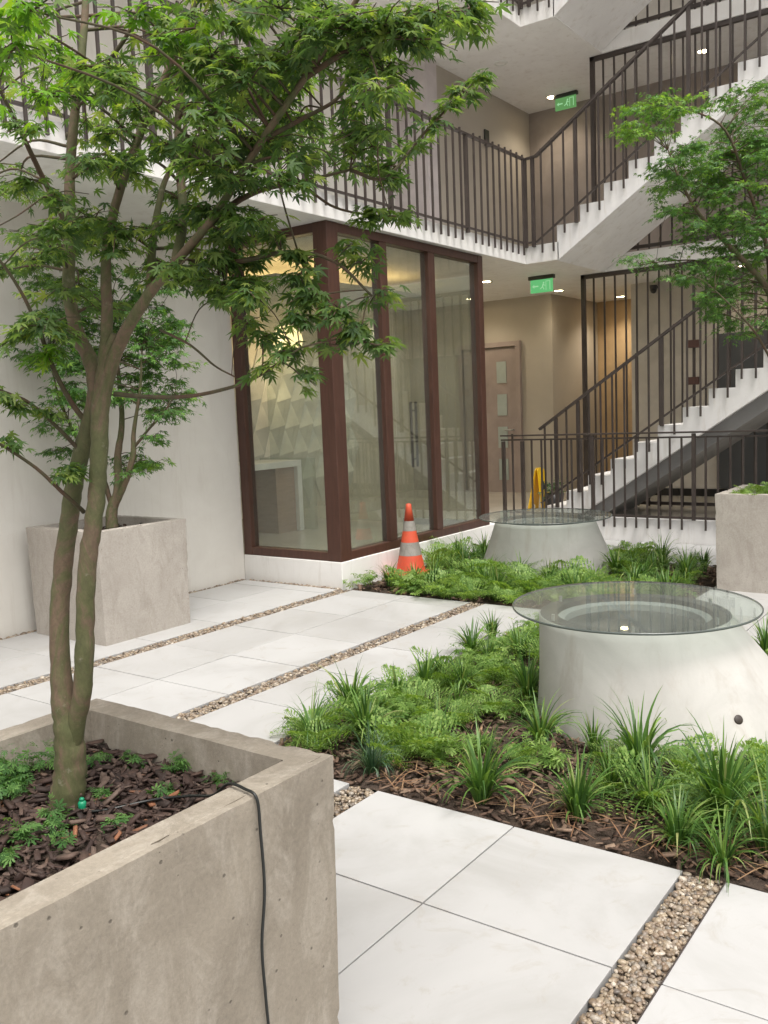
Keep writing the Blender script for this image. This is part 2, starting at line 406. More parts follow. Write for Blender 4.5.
xs = [2.76-.6*i for i in range(10, -1, -1)]+[2.76+.6*i for i in range(1, 13)]
for y0, y1 in rows:
    for x0, x1 in zip(xs[:-1], xs[1:]):
        x1 = min(x1, 9.395)
        if x0 >= 9.39: continue
        for X0, X1, Y0, Y1 in clip_tile(x0, x1, y0, y1):
            if X1-X0 > .03 and Y1-Y0 > .03:
                dz = random.uniform(-.0012, .0012)
                pv.box(X0+g, X1-g, Y0+g, Y1-g, -.03, dz)
pv.build('paving', 'tile', org=(0, 0, 0), bevel=.0015)['kind'] = 'structure'
# planting soil with a gently lumpy top
def soil(name, x0, x1, y0, y1, z, n=60, amp=.02, parent=None, mat='soil', avoid=()):
    me = MB(); xs_ = np.linspace(x0, x1, n); ys_ = np.linspace(y0, y1, n)
    v = [(x, y, z+amp*(math.sin(x*9+y*4)*.4+math.sin(y*13-x*5)*.4)+random.uniform(-amp, amp)*.5) for y in ys_ for x in xs_]
    f = [(j*n+i, j*n+i+1, (j+1)*n+i+1, (j+1)*n+i) for j in range(n-1) for i in range(n-1)]
    me.add(v, f); return me.build(name, mat, parent, org=(x0, y0, z), smooth=True)
for b in BEDS: soil('planting_soil', *b, -.02)['kind'] = 'structure'

# template pebble
def ico(sub=1):
    bm = bmesh.new(); bmesh.ops.create_icosphere(bm, subdivisions=sub, radius=1)
    v = [tuple(x.co) for x in bm.verts]; f = [tuple(q.index for q in x.verts) for x in bm.faces]; bm.free(); return v, f
P2, P1 = ico(2), ico(1)
def pebbles(name, x0, x1, y0, y1, r, n, z, tmpl, label):
    lg = np.clip(rng.lognormal(0, .3, n), .5, 1.55)
    pos = np.stack([rng.uniform(x0+.006, x1-.006, n), rng.uniform(y0+.006, y1-.006, n), rng.uniform(z-.016, z+.004, n)], 1)
    sc = np.stack([rng.uniform(.8, 1.35, n), rng.uniform(.7, 1.1, n), rng.uniform(.45, .8, n)], 1)*(r*lg)[:, None]
    o = bulk(name, tmpl[0], tmpl[1], pack(rotm(n, rng.normal(0, .35, n)), sc, pos), 'pebble', org=(x0, y0, 0), smooth=True)
    return tag(o, label, 'pebbles', kind='stuff')
pebbles('pebble_strip', 1.5, 2.76, .748, .872, .0074, 3200, -.006, P2, 'narrow strip of brown river pebbles between pavers at the bottom right')
pebbles('pebble_strip', 1.46, 2.76, 2.092, 2.228, .0085, 1800, -.006, P1, 'short strip of pebbles showing between near planter and bed corner')
pebbles('pebble_strip', 2.0, 5.97, 3.412, 3.538, .0105, 3600, -.006, P1, 'long pebble strip running from near planter to the far bed')
pebbles('pebble_strip', 2.0, 5.97, 4.702, 4.828, .0105, 3600, -.006, P1, 'long pebble strip running past left planter to glass room corner')
pebbles('pebble_strip', 2.0, 5.95, 5.932, 5.998, .012, 1500, -.008, P1, 'thin dark pebble seam along the foot of the white wall')
pebbles('pebble_strip', 5.932, 5.998, 4.83, 5.93, .012, 450, -.008, P1, 'thin pebble seam along the foot of the glass room side')
# thin metal edging of the near pebble strip
for a, b_ in ((.745, .875),):
    MB().box(1.3, 2.76, a-.0032, a-.0002, -.03, .003).build('strip_edging', 'rail', org=(1.3, a, 0))
    tag(bpy.data.objects['strip_edging'], 'thin dark metal edging along the near pebble strip', 'edging')

# ---- floor of lobby and corridor
MB().box(6.121, 16, 4.951, 12, 0.0, .20).build('lobby_floor', 'floorin', org=(8, 6, .2))['kind'] = 'structure'
MB().box(9.521, 16, -3, 4.950, 0.0, .20).build('corridor_floor', 'floorin', org=(11, 2, .2))['kind'] = 'structure'

# ---- white side wall
MB().box(-3, 6.0, 6.0, 6.25, -.1, 3.1).build('side_wall', 'plaster', org=(2, 6, 0))
tag(bpy.data.objects['side_wall'], 'plain white plaster wall behind the left planter below the gallery', 'wall')
# ---- gallery floors (level 1, level 2)
def gallery(z0, z1, label):
    r = empty('gallery_floor', (9.52, 4.78, z0), label, 'balcony')
    MB().prism([(-4, 4.78), (9.52, 4.78), (9.52, 4.37), (10.86, 4.37), (10.86, -3), (15, -3), (15, 9.5), (-4, 9.5)], 'z', z0, z1).build('slab', 'slabwhite', r, bevel=.004)
    return r
gallery(3.10, 3.295, 'white slab edge of the first gallery above the glass room')
gallery(5.665, 5.86, 'white slab edge of the upper gallery at the top of the photo')
gallery(8.23, 8.42, 'white slab of the top gallery above the photo')
# ---- upper walls
MB().box(-4, 9.70, 6.5, 6.7, 3.295, 5.665).build('gallery_wall', 'plaster', org=(6, 6.5, 3.3))
tag(bpy.data.objects['gallery_wall'], 'cream wall behind the gallery railing and the maple branches', 'wall')
wl = MB().box(9.70, 12.3, 6.07, 6.27, 3.295, 5.665).build('gallery_wall', 'corridor', org=(11, 6.07, 3.3))
tag(wl, 'beige gallery wall carrying the small wall box, below ceiling light', 'wall')
wl = MB().box(9.45, 9.70, 6.0, 6.5, 3.295, 5.665).build('wall_pier', 'lilac', org=(9.6, 6, 3.3)); tag(wl, 'pale lilac pier at the corner of the upper gallery wall', 'pier')
wl = MB().box(-4, 12.3, 6.5, 6.7, 5.86, 8.23).build('gallery_wall', 'plaster', org=(6, 6.5, 5.9)); tag(wl, 'wall of the topmost gallery above the picture', 'wall')
wl = MB().box(12.3, 12.5, -3, 6.4, 3.295, 5.665).build('back_wall', 'taupewall', org=(12.3, 3, 3.3)); tag(wl, 'taupe corridor wall behind the upper stair and its bars', 'wall')
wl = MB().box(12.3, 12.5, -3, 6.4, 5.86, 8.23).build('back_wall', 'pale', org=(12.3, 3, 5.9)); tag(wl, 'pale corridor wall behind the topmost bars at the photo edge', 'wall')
# ---- ground floor back walls
wl = MB().box(12.3, 12.5, 5.78, 9.5, .2, 3.1).build('back_wall', 'corridor', org=(12.3, 7, .2)); tag(wl, 'beige ground floor wall holding the mauve door', 'wall')
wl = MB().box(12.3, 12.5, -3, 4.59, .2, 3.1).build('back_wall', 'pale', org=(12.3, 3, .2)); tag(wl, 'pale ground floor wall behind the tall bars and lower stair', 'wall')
wl = MB().box(12.5, 14.2, 5.78, 5.98, .2, 3.1).build('alcove_wall', 'corridor', org=(13, 5.78, .2)); tag(wl, 'dim beige side wall of the lit recess', 'wall')
wl = MB().box(14.0, 14.2, 4.3, 5.78, .2, 3.1).build('alcove_wall', 'amber', org=(14, 5, .2)); tag(wl, 'amber wall glowing warm at the end of the recess', 'wall')
wl = MB().box(12.5, 14.0, 4.3, 4.5, .2, 3.1).build('alcove_wall', 'corridor', org=(13, 4.4, .2)); tag(wl, 'hidden flank of the recess beside the pale wall', 'wall')
# skirting under stairs
sk = MB().box(12.27, 12.297, -3, 4.59, .2, .30).build('skirting', 'black', org=(12.3, 3, .2)); tag(sk, 'dark skirting at the foot of the pale wall behind the lower stair', 'skirting')
# ---- white kerb under the fence
kb = MB().box(9.40, 9.518, -3, 4.78, -.05, .25).build('fence_kerb', 'stairwhite', org=(9.4, 3, 0), bevel=.004); tag(kb, 'low white kerb under the ground floor fence', 'kerb')

# ================================================================== GLASS ROOM
gr = empty('glass_room', (6, 4.83, 0), 'glass room with mahogany brown frames on a white plinth', 'pavilion')
pl = MB().prism([(6.0, 6.0), (6.0, 4.83), (9.519, 4.83), (9.519, 4.95), (6.12, 4.95), (6.12, 6.0)], 'z', -.1, .222)
pl.build('plinth', 'slabwhite', gr, bevel=.006)
def fr(x0, x1, y0, y1, z0, z1, nm): MB().box(x0, x1, y0, y1, z0, z1).build(nm, 'frame', gr, bevel=.003)
fr(6.005, 6.155, 4.835, 4.985, .224, 3.098, 'corner_post')
for xm in (6.82, 7.63): fr(xm-.055, xm+.055, 4.845, 4.945, .30, 3.02, 'mullion')
fr(8.53, 8.63, 4.84, 4.95, .224, 3.098, 'end_post')
fr(6.157, 8.528, 4.842, 4.952, .224, .298, 'sill'); fr(6.157, 8.528, 4.842, 4.952, 3.022, 3.098, 'head_beam')
fr(6.01, 6.11, 5.90, 5.998, .224, 3.098, 'wall_post')
fr(6.012, 6.118, 4.987, 5.898, .224, .298, 'sill'); fr(6.012, 6.118, 4.987, 5.898, 3.022, 3.098, 'head_beam')
def pane(x0, x1, y0, y1, z0=.299, z1=3.021): MB().box(x0, x1, y0, y1, z0, z1).build('glass_pane', 'glass', gr)
pane(6.156, 6.764, 4.890, 4.896); pane(6.876, 7.574, 4.890, 4.896); pane(7.686, 8.529, 4.890, 4.896)
pane(6.060, 6.066, 4.986, 5.899)
# interior glazed screen with entry door on the corridor side
sc_ = empty('glass_door', (8.58, 5.6, .2), 'frameless glass entry door with tall bar handles inside the glass room', 'door')
MB().box(8.576, 8.584, 4.96, 6.0, .21, 2.9).build('glass_pane', 'glass', sc_)
MB().box(8.576, 8.584, 6.01, 8.0, .21, 2.9).build('glass_pane', 'glass', sc_)
for dx in (-.05, .05):
    b = MB().tube([(8.58+dx, 5.76, .86), (8.58+dx, 5.76, 1.60)], .016, 8)
    for z in (.95, 1.5): b.tube([(8.58, 5.76, z), (8.58+dx, 5.76, z)], .009, 6)
    b.build('handle', 'rail', sc_)
MB().box(8.56, 8.60, 5.0, 5.95, .205, .27).build('bottom_fitting', 'steel', sc_)
# lobby walls and ceiling
wl = MB().box(6.25, 12.3, 8.30, 8.5, .2, 3.1).build('lobby_wall', 'room', org=(8, 8.3, .2)); tag(wl, 'warm white back wall of the lobby behind the diamond relief', 'wall')
wl = MB().box(6.02, 6.25, 6.25, 8.5, .2, 3.1).build('lobby_wall', 'room', org=(6.1, 7, .2)); tag(wl, 'warm white left wall of the lobby hidden behind the plaster wall', 'wall')
# dropped ceiling cove with a glowing strip
cv = empty('ceiling_cove', (7.4, 6.9, 2.8), 'dropped lobby ceiling panel with warm light glowing along its edges', 'ceiling')
MB().box(6.6, 9.6, 5.95, 7.55, 2.80, 2.86).build('panel', 'room', cv, bevel=.004)
MB().box(6.9, 9.3, 6.34, 6.38, 2.87, 2.90).build('light_strip', 'cove', cv)
MB().box(6.9, 9.3, 7.12, 7.16, 2.87, 2.90).build('light_strip', 'cove', cv)
# relief panel: diamonds
dm = MB(); DX, DZ = .29, .72; x0, x1, z0, z1 = 6.3, 10.9, .24, 2.76
def dv(i, j, y=8.29):   # lattice points
    return (x0+i*DX/2, y, z0+j*DZ/2)
ni, nj = int((x1-x0)/(DX/2)), int((z1-z0)/(DZ/2))
for i in range(0, ni-1):
    for j in range(0, nj-1):
        if (i+j) % 2: continue
        L = dv(i, j+1, 8.285); Rr = dv(i+2, j+1, 8.285); B = dv(i+1, j, 8.285); T = dv(i+1, j+2, 8.285)
        if i+2 > ni or j+2 > nj: continue
        hgt = .13; c = (L[0]+DX/2, 8.285-hgt, L[2])
        c2 = (c[0]+.02, c[1], c[2]+.06)
        n0 = len(dm.v); dm.v += [L, B, Rr, T, c2]; dm.f += [(n0, n0+1, n0+4), (n0+1, n0+2, n0+4), (n0+2, n0+3, n0+4), (n0+3, n0, n0+4)]
o = dm.build('relief_panel', 'desk', org=(8, 8.28, .3)); tag(o, 'white wall relief of raised diamonds behind the lobby desk', 'wall panel')
# reception desk
dk = empty('reception_desk', (7.4, 7.0, .2), 'white waterfall lobby desk with a brown laminate end panel', 'desk')
MB().box(6.35, 7.74, 6.75, 7.35, .93, 1.0).build('desk_top', 'desk', dk, bevel=.003)
MB().box(7.67, 7.74, 6.75, 7.35, .2, .928).build('end_leg', 'desk', dk, bevel=.003)
MB().box(7.36, 7.667, 6.80, 7.3, .2, .928).build('cabinet', 'deskwood', dk)
MB().box(7.80, 7.806, 6.6, 7.45, .2, 1.02).build('glass_screen', 'glass', dk)
# warm wall lamp glowing on the relief
gl = empty('wall_lamp', (8.75, 8.0, 2.45), 'round warm lamp glowing in front of the lobby relief', 'lamp')
bm_ = MB(); bm_.lathe([(.005, 2.26), (.10, 2.28), (.17, 2.36), (.19, 2.45), (.17, 2.54), (.10, 2.62), (.005, 2.64)], (8.75, 7.75), 24); bm_.build('shade', emit('globe_glow', (1, .72, .36), 1.9), gl, smooth=True)
MB().tube([(8.75, 7.75, 2.64), (8.75, 7.75, 3.09)], .006, 6).build('stem', 'rail', gl)
l = bpy.data.lights.new('lamp', 'POINT'); l.energy = 7; l.color = (1, .74, .42); l.shadow_soft_size = .15
lo = bpy.data.objects.new('bulb', l); COL.objects.link(lo); lo.parent = gl; lo.location = (0, -.25, -.28)

# ================================================================== DOORS, WALL BITS
dr = empty('corridor_door', (12.3, 6.8, .2), 'mauve brown corridor door with a column of four frosted windows', 'door')
MB().box(12.262, 12.297, 6.36, 7.26, .2, 2.38).build('leaf', 'door', dr, bevel=.002)
MB().prism([(6.28, .2), (6.345, .2), (6.345, 2.40), (7.275, 2.40), (7.275, .2), (7.34, .2), (7.34, 2.47), (6.28, 2.47)], 'x', 12.23, 12.297).build('frame', 'door', dr)
for k in range(4):
    z = 1.86-.49*k
    MB().box(12.250, 12.260, 6.52, 6.68, z, z+.32).build('window', 'frosted', dr)
MB().tube([(12.20, 6.42, 1.15), (12.20, 6.54, 1.15)], .012).tube([(12.262, 6.42, 1.15), (12.20, 6.42, 1.15)], .012).build('handle', 'steel', dr)
dd = empty('service_door', (12.3, 2.6, .2), 'dark grey service door half hidden behind the lower stair at right', 'door')
MB().box(12.255, 12.262, 1.4, 3.42, .31, 2.33).build('leaf', 'darkdoor', dd)
MB().box(12.24, 12.25, 2.38, 2.42, .31, 2.33).build('meeting_stile', 'black', dd)
wb = MB().box(10.95, 11.06, 6.045, 6.068, 4.95, 5.16).build('wall_box', 'signcap', org=(11, 6.05, 5), bevel=.004); tag(wb, 'small dark box mounted on the beige upper gallery wall', 'wall box')
cmr = empty('security_camera', (12.28, 4.28, 2.97), 'small black dome camera on the pale wall behind the tall bars', 'camera')
MB().lathe([(.045, 2.99), (.05, 3.02), (.05, 3.04)], (12.2, 4.24), 16).build('base', 'black', cmr)
MB().lathe([(.004, 2.93), (.028, 2.94), (.042, 2.965), (.045, 2.99)], (12.2, 4.24), 16).build('dome', 'black', cmr, smooth=True)
MB().box(12.2, 12.297, 4.21, 4.27, 3.0, 3.035).build('bracket', 'black', cmr)

# ================================================================== DOWNLIGHTS
def downlight(x, y, z, label, power=10, lit=True, soft=.05, grp='recessed ceiling lights', glow='lamp', col=(1, .86, .66)):
    r = empty('downlight', (x, y, z), label, 'ceiling light', grp)
    b = MB().lathe([(.062, z-.001), (.062, z-.012), (.085, z-.012), (.088, z-.001)], (x, y), 28, cap=False); b.build('trim_ring', 'desk', r, smooth=True)
    MB().lathe([(.0605, z-.008), (.0605, z-.002)], (x, y), 28).build('diffuser', glow if lit else 'desk', r)
    if lit:
        l = bpy.data.lights.new('downlight_bulb', 'SPOT'); l.energy = power; l.color = col; l.shadow_soft_size = soft
        l.spot_size = R_(130); l.spot_blend = .8
        lo = bpy.data.objects.new('bulb', l); COL.objects.link(lo); lo.parent = r; lo.location = (0, 0, -.03)
    return r
G0 = 3.10; G1 = 5.665
downlight(10.33, 5.75, G0, 'lit ceiling light beside the glass room end post', 9)
downlight(12.0, 5.52, G0, 'lit ceiling light right of the lower green exit sign', 9)
downlight(11.74, 2.98, G0, 'lit ceiling light seen through the right tree and tall bars', 7)
downlight(13.5, 5.2, G0, 'lit ceiling light hidden inside the amber recess', 30)
downlight(7.25, 5.50, G0, 'lit lobby ceiling light nearest the glass front', 26, col=(1, .94, .84))
downlight(9.75, 7.2, G0, 'lit lobby ceiling light behind the first mullion', 30, col=(1, .94, .84))
downlight(11.4, 7.9, G0, 'lit lobby ceiling light high behind the middle pane', 24, col=(1, .94, .84))
downlight(11.75, 6.75, G0, 'lit corridor ceiling light seen through the last pane', 12)
downlight(11.85, 5.5, G1, 'lit upper ceiling light beside the upper exit sign', 22)
downlight(11.62, 3.41, G1, 'lit upper ceiling light behind the bars of the upper stair', 6)
downlight(10.3, 5.45, G1, 'unlit upper ceiling light above the gallery railing', lit=False)

# ================================================================== EXIT SIGNS
def exit_sign(cx, cy, ztop, label, face='signgreen'):
    r = empty('exit_sign', (cx, cy, ztop), label, 'exit sign')
    MB().box(cx-.03, cx+.03, cy-.17, cy+.17, ztop-.045, ztop).build('housing', 'signcap', r, bevel=.003)
    MB().box(cx-.008, cx+.008, cy-.15, cy+.15, ztop-.205, ztop-.047).build('panel', face, r)
    s = MB(); X0, X1 = cx-.0125, cx-.0095
    zc = ztop-.126; K = .8
    def rect(a, b, c, d_): s.box(X0, X1, cy+a*K, cy+b*K, zc+c*K, zc+d_*K)
    # running figure leaving through a doorway, and an arrow
    k = -1
    rect(-.150, -.140, -.07, .07); rect(-.150, -.075, .062, .07); rect(-.083, -.075, -.07, .062)
    Q = lambda a, b: (cx-.011, cy+a*K, zc+b*K)
    s.tube([(X0, cy-.04*K, zc+.045*K), (X1, cy-.04*K, zc+.045*K)], .010, 12)
    for a, b, c, d_, t in ((-.035, .03, -.02, -.015, .014), (-.02, -.015, -.045, -.055, .009), (-.02, -.015, .02, -.045, .009), (-.035, .022, -.065, .0, .007)): s.bar(Q(a, b), Q(c, d_), .003, t)
    rect(.05, .12, -.009, .009)
    s.prism([(cy+.12*K, zc-.028*K), (cy+.155*K, zc), (cy+.12*K, zc+.028*K)], 'x', X0, X1)
    s.build('pictogram', 'signwhite', r)
exit_sign(10.48, 5.05, 3.098, 'green exit sign hanging under the soffit near the lower stair')
exit_sign(11.85, 5.30, 5.663, 'green exit sign hanging under the upper gallery ceiling', 'signdim')

# ================================================================== STAIRS
def flight(ybase, zbase, tread, riser, n, zb0, yb0, slope, x0, x1, label, low=False):
    r = empty('staircase', (x0, ybase, zbase), label, 'stairs', 'white concrete stair flights')
    p = [(ybase, zbase)]
    y, z = ybase, zbase
    for i in range(n):
        z += riser; p.append((y, z)); y -= tread; p.append((y, z))
    zbf = lambda yy: zb0+slope*(yb0-yy)
    yend = y
    p.append((yend, zbf(yend)-0))
    if low:
        ys = yb0+(zb0-zbase)/slope
        p.append((ys, zbase))
    else:
        p.append((ybase+.0, zbf(ybase)))
    MB().prism(p, 'x', x0, x1).build('steps', 'stairwhite', r, bevel=.004)
    return r, yend, z
s1, ye1, ze1 = flight(4.60, .16, .265, .18, 17, .35, 4.02, .655, 9.52, 10.82, 'lower white stair flight rising right behind the ground fence', True)
# dark waist beam under flight one
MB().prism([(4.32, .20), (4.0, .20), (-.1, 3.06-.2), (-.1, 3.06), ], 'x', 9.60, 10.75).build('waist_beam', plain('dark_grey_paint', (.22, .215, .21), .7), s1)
s2, ye2, ze2 = flight(4.39, 3.295, .275, .178, 14, 3.13, 4.33, .655, 9.52, 10.82, 'middle white stair flight rising right from the first gallery')
s3, ye3, ze3 = flight(4.39, 5.86, .275, .178, 13, 5.70, 4.33, .655, 9.52, 10.82, 'top white stair flight starting at the upper edge of the photo')

# ================================================================== RAILINGS
def baluster_mesh(h, w=.014):
    return MB().box(-w/2, w/2, -w/2, w/2, 0, h).mesh('baluster')
BM = {}
def put_bar(root, p, h, w=.018, name='baluster'):
    key = (round(h, 3), w)
    if key not in BM:
        BM[key] = baluster_mesh(h, w); BM[key].materials.append(M['rail'])
    o = bpy.data.objects.new(name, BM[key]); COL.objects.link(o); o.parent = root
    o.location = Vector(p)-ORG[root.name]; return o
def railpart(name, p0, p1, wx, wz, root): MB().bar(p0, p1, wx, wz).build(name, 'rail', root, bevel=.002)
# gallery railings run along y = 4.76 and turn the corner at x = 9.5
def gallery_rail(zf, x_from, label):
    r = empty('railing', (9.5, 4.76, zf), label, 'railing', 'dark bronze bar railings')
    railpart('top_rail', (x_from, 4.76, zf+.945), (9.5, 4.76, zf+.945), .045, .022, r)
    railpart('bottom_rail', (x_from, 4.76, zf+.03), (9.5, 4.76, zf+.03), .022, .022, r)
    n = int((9.42-x_from)/.135)
    for i in range(n):
        x = 9.42-.135*i
        if i % 10 == 9: put_bar(r, (x, 4.76, zf-.02), .965, .036, 'post')
        else: put_bar(r, (x, 4.745, zf-.11), 1.09)
    put_bar(r, (9.485, 4.75, zf-.02), .965, .036, 'post')
    return r
gallery_rail(3.295, 1.0, 'long dark bar railing along the first gallery edge above the glass room')
gallery_rail(5.86, 6.5, 'dark bar railing of the upper gallery cut by the photo top')
def stair_rail(ys, zs, slope, ylen, ystart, label, edge, zlow_off=.85, first_post=None, corner=None):
    """rail on the stair face x = 9.5"""
    X = 9.495
    r = empty('stair_railing', (X, ystart, zs-1), label, 'railing', 'dark bronze stair railings')
    top = lambda y: zs+slope*(ys-y)
    ye = ystart-ylen
    railpart('handrail', (X, ystart, top(ystart)), (X, ye, top(ye)), .05, .028, r)
    railpart('bottom_rail', (X, ystart-.0, top(ystart)-zlow_off), (X, ye, top(ye)-zlow_off), .018, .022, r)
    y = ystart-.07; i = 0
    while y > ye:
        e = edge(y)
        if i % 9 == (first_post or 0) or (i == 3 and first_post == 1): put_bar(r, (X, y, e-.01), round(top(y)-e+.0, 2), .036, 'post')
        else: put_bar(r, (X-.012, y, e-.10), round(top(y)-e+.10+.02, 2))
        y -= .135; i += 1
    return r
def edge1(y):
    k = math.floor((4.60-y)/.265); return .16+.18*(k+1) if y < 4.6 else .2
def edge2(y):
    k = math.floor((4.39-y)/.275); return 3.295+.178*(k+1) if y < 4.39 else 3.295
def edge3(y): return edge2(y)+2.565
stair_rail(4.62, 1.24, .664, 4.3, 4.64, 'dark bar railing climbing beside the lower stair flight', edge1, first_post=1)
stair_rail(4.60, 4.26, .664, 4.2, 4.62, 'dark bar railing climbing beside the middle stair flight', edge2, zlow_off=.92, first_post=3)
stair_rail(4.60, 6.82, .664, 3.8, 4.62, 'dark bar railing climbing beside the topmost stair flight', edge3, zlow_off=.92, first_post=3)
for z in (3.295, 5.86):   # short corner returns
    r = empty('railing_corner', (9.495, 4.7, z), 'short railing turn at the %s gallery corner before the stair' % ('first' if z < 4 else 'upper'), 'railing')
    railpart('top_rail', (9.495, 4.77, z+.945), (9.495, 4.62, z+.955), .045, .022, r)
    railpart('bottom_rail', (9.495, 4.77, z+.03), (9.495, 4.62, z+.03), .022, .022, r)
    put_bar(r, (9.495, 4.66, z-.02), .965, .036, 'post')
# ground fence
gf = empty('ground_fence', (9.385, 5.06, .2), 'low dark bar fence on the white kerb before the lower stair', 'fence')
railpart('top_rail', (9.38, 5.08, 1.165), (9.38, -2, 1.165), .05, .018, gf)
railpart('middle_rail', (9.38, 5.08, 1.115), (9.38, -2, 1.115), .018, .018, gf)
railpart('bottom_rail', (9.38, 5.08, .275), (9.38, -2, .275), .022, .026, gf)
y = 5.05; i = 0
while y > -1.9:
    if i % 9 == 0 or i == 2: put_bar(gf, (9.38, y, .252 if y < 4.75 else .2), .90, .036, 'post')
    else: put_bar(gf, (9.372, y, .15 if y < 4.78 else .21), .975)
    y -= .122; i += 1
# tall fences at the back edge of the stair void
def back_fence(z0, z1, y0, label, first=True):
    r = empty('tall_bar_screen', (10.9, y0, z0), label, 'fence', 'tall dark bar screens behind the stairs')
    railpart('top_rail', (10.9, y0+.02, z1-.025), (10.9, -2, z1-.025), .05, .05, r)
    railpart('bottom_rail', (10.9, y0+.02, z0+.05), (10.9, -2, z0+.05), .04, .04, r)
    y = y0; i = 0
    while y > -1.9:
        if i % 10 == 0: put_bar(r, (10.9, y, z0), round(z1-z0, 3), .05 if i == 0 else .028, 'post')
        else: put_bar(r, (10.9, y, z0+.01), round(z1-z0-.04, 3), .019)
        y -= .137; i += 1
    return r
f1 = back_fence(.2, 3.097, 4.68, 'tall dark bar screen on the ground floor behind lower stair')
f2 = back_fence(3.297, 5.662, 4.52, 'tall dark bar screen on the first floor behind middle stair')
f3 = back_fence(5.862, 8.2, 4.52, 'tall dark bar screen at the top edge behind top stair')
for z in (2.10, 1.67): MB().box(10.84, 10.96, 3.24, 3.37, z, z+.09).build('lock_box' if z > 2 else 'hinge_box', 'frame', f1, bevel=.003)

# ================================================================== PLANTERS
def planter(x0, y0, sx, sy, h, mat, label, soilz, wall=.075):
    r = empty('concrete_planter', (x0+sx/2, y0+sy/2, 0), label, 'planter', 'square cast concrete planters')
    bm = bmesh.new()
    def ring(a, z): return [bm.verts.new((x, y, z)) for x, y in ((x0+a, y0+a), (x0+sx-a, y0+a), (x0+sx-a, y0+sy-a), (x0+a, y0+sy-a))]
    bt = ring(.012, 0); o0 = ring(0, h); i0 = ring(wall, h); i1 = ring(wall+.012, soilz-.03)
    bm.faces.new(bt[::-1]); bm.faces.new(i1)
    for A, B in ((bt, o0), (o0, i0), (i0, i1)):
        for k in range(4): bm.faces.new((A[k], A[(k+1) % 4], B[(k+1) % 4], B[k]))
    bmesh.ops.recalc_face_normals(bm, faces=bm.faces)
    # fine cuts and a small displacement so that edges are chipped and faces uneven
    bmesh.ops.subdivide_edges(bm, edges=bm.edges[:], cuts=36, use_grid_fill=True)
    from mathutils import noise as N_
    for v in bm.verts:
        c = v.co
        q = N_.noise(c*5)*.002+N_.noise(c*32)*.0007
        ex = min(abs(c.x-x0), abs(c.x-x0-sx)); ey = min(abs(c.y-y0), abs(c.y-y0-sy)); ez = abs(c.z-h)
        on = sum(t < .02 for t in (ex, ey, ez))
        if on >= 2: q -= max(0, N_.noise(c*26+Vector((5, 1, 2)))-.15)*.016+.001
        ctr = Vector((x0+sx/2, y0+sy/2, h*.5)); v.co += (c-ctr).normalized()*q
    me = bpy.data.meshes.new('shell'); bm.to_mesh(me); bm.free()
    o = link('shell', me, mat, r, smooth=False)
    for p in me.polygons: p.use_smooth = True
    bm = bmesh.new(); bm.from_mesh(me)
    for e in bm.edges:
        if len(e.link_faces) == 2 and e.calc_face_angle(0) > R_(38): e.smooth = False
    bm.to_mesh(me); bm.free()
    soil('soil', x0+wall, x0+sx-wall, y0+wall, y0+sy-wall, soilz, 30, .012, parent=r)
    return r
NP = (.625, 1.207, .815, .815)
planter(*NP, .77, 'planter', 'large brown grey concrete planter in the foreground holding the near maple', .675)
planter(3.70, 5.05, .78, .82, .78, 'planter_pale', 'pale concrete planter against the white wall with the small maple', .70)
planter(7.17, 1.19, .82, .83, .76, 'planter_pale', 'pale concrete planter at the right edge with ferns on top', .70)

# chips
def chip_template():
    v = [(-1, -.5, -.12), (1, -.42, -.1), (.9, .45, -.14), (-.85, .5, -.1), (-.9, -.4, .14), (.8, -.5, .1), (1.05, .3, .12), (-.8, .42, .15)]
    return v, [(0, 3, 2, 1), (4, 5, 6, 7), (0, 1, 5, 4), (1, 2, 6, 5), (2, 3, 7, 6), (3, 0, 4, 7)]
CT = chip_template()
def chips(name, x0, x1, y0, y1, z, n, size, mat, label, avoid=()):
    P = np.stack([rng.uniform(x0, x1, n), rng.uniform(y0, y1, n), z+rng.uniform(-.004, .022, n)], 1)
    for ax, ay, ar in avoid: P = P[np.hypot(P[:, 0]-ax, P[:, 1]-ay) > ar]
    n = len(P); s = size*np.clip(rng.lognormal(0, .5, n), .3, 2.0)
    sc = np.stack([s, s*rng.uniform(.35, .9, n), s*rng.uniform(.4, 1.2, n)], 1)
    o = bulk(name, CT[0], CT[1], pack(rotm(n, rng.normal(0, .42, n)), sc, P), mat, org=(x0, y0, z))
    return tag(o, label, 'bark mulch', kind='stuff')
chips('bark_mulch', NP[0]+.09, NP[0]+.725, NP[1]+.09, NP[1]+.725, .680, 3000, .0125, 'bark', 'dark red brown bark chips filling the foreground planter')
chips('bark_mulch', 2.78, 5.38, -.3, 2.80, -.008, 9500, .016, 'bark_bed', 'brown bark mulch covering the near planting bed', [(4.25, 1.42, .62)])
chips('bark_mulch', 6.0, 8.2, 2.1, 4.74, -.008, 3000, .02, 'bark_bed', 'brown bark mulch in the far bed under the tufts', [(7.64, 3.69, .58)])
chips('bark_mulch', 3.75, 4.37, 5.15, 5.78, .705, 250, .02, 'bark', 'dark bark chips in the planter by the white wall')

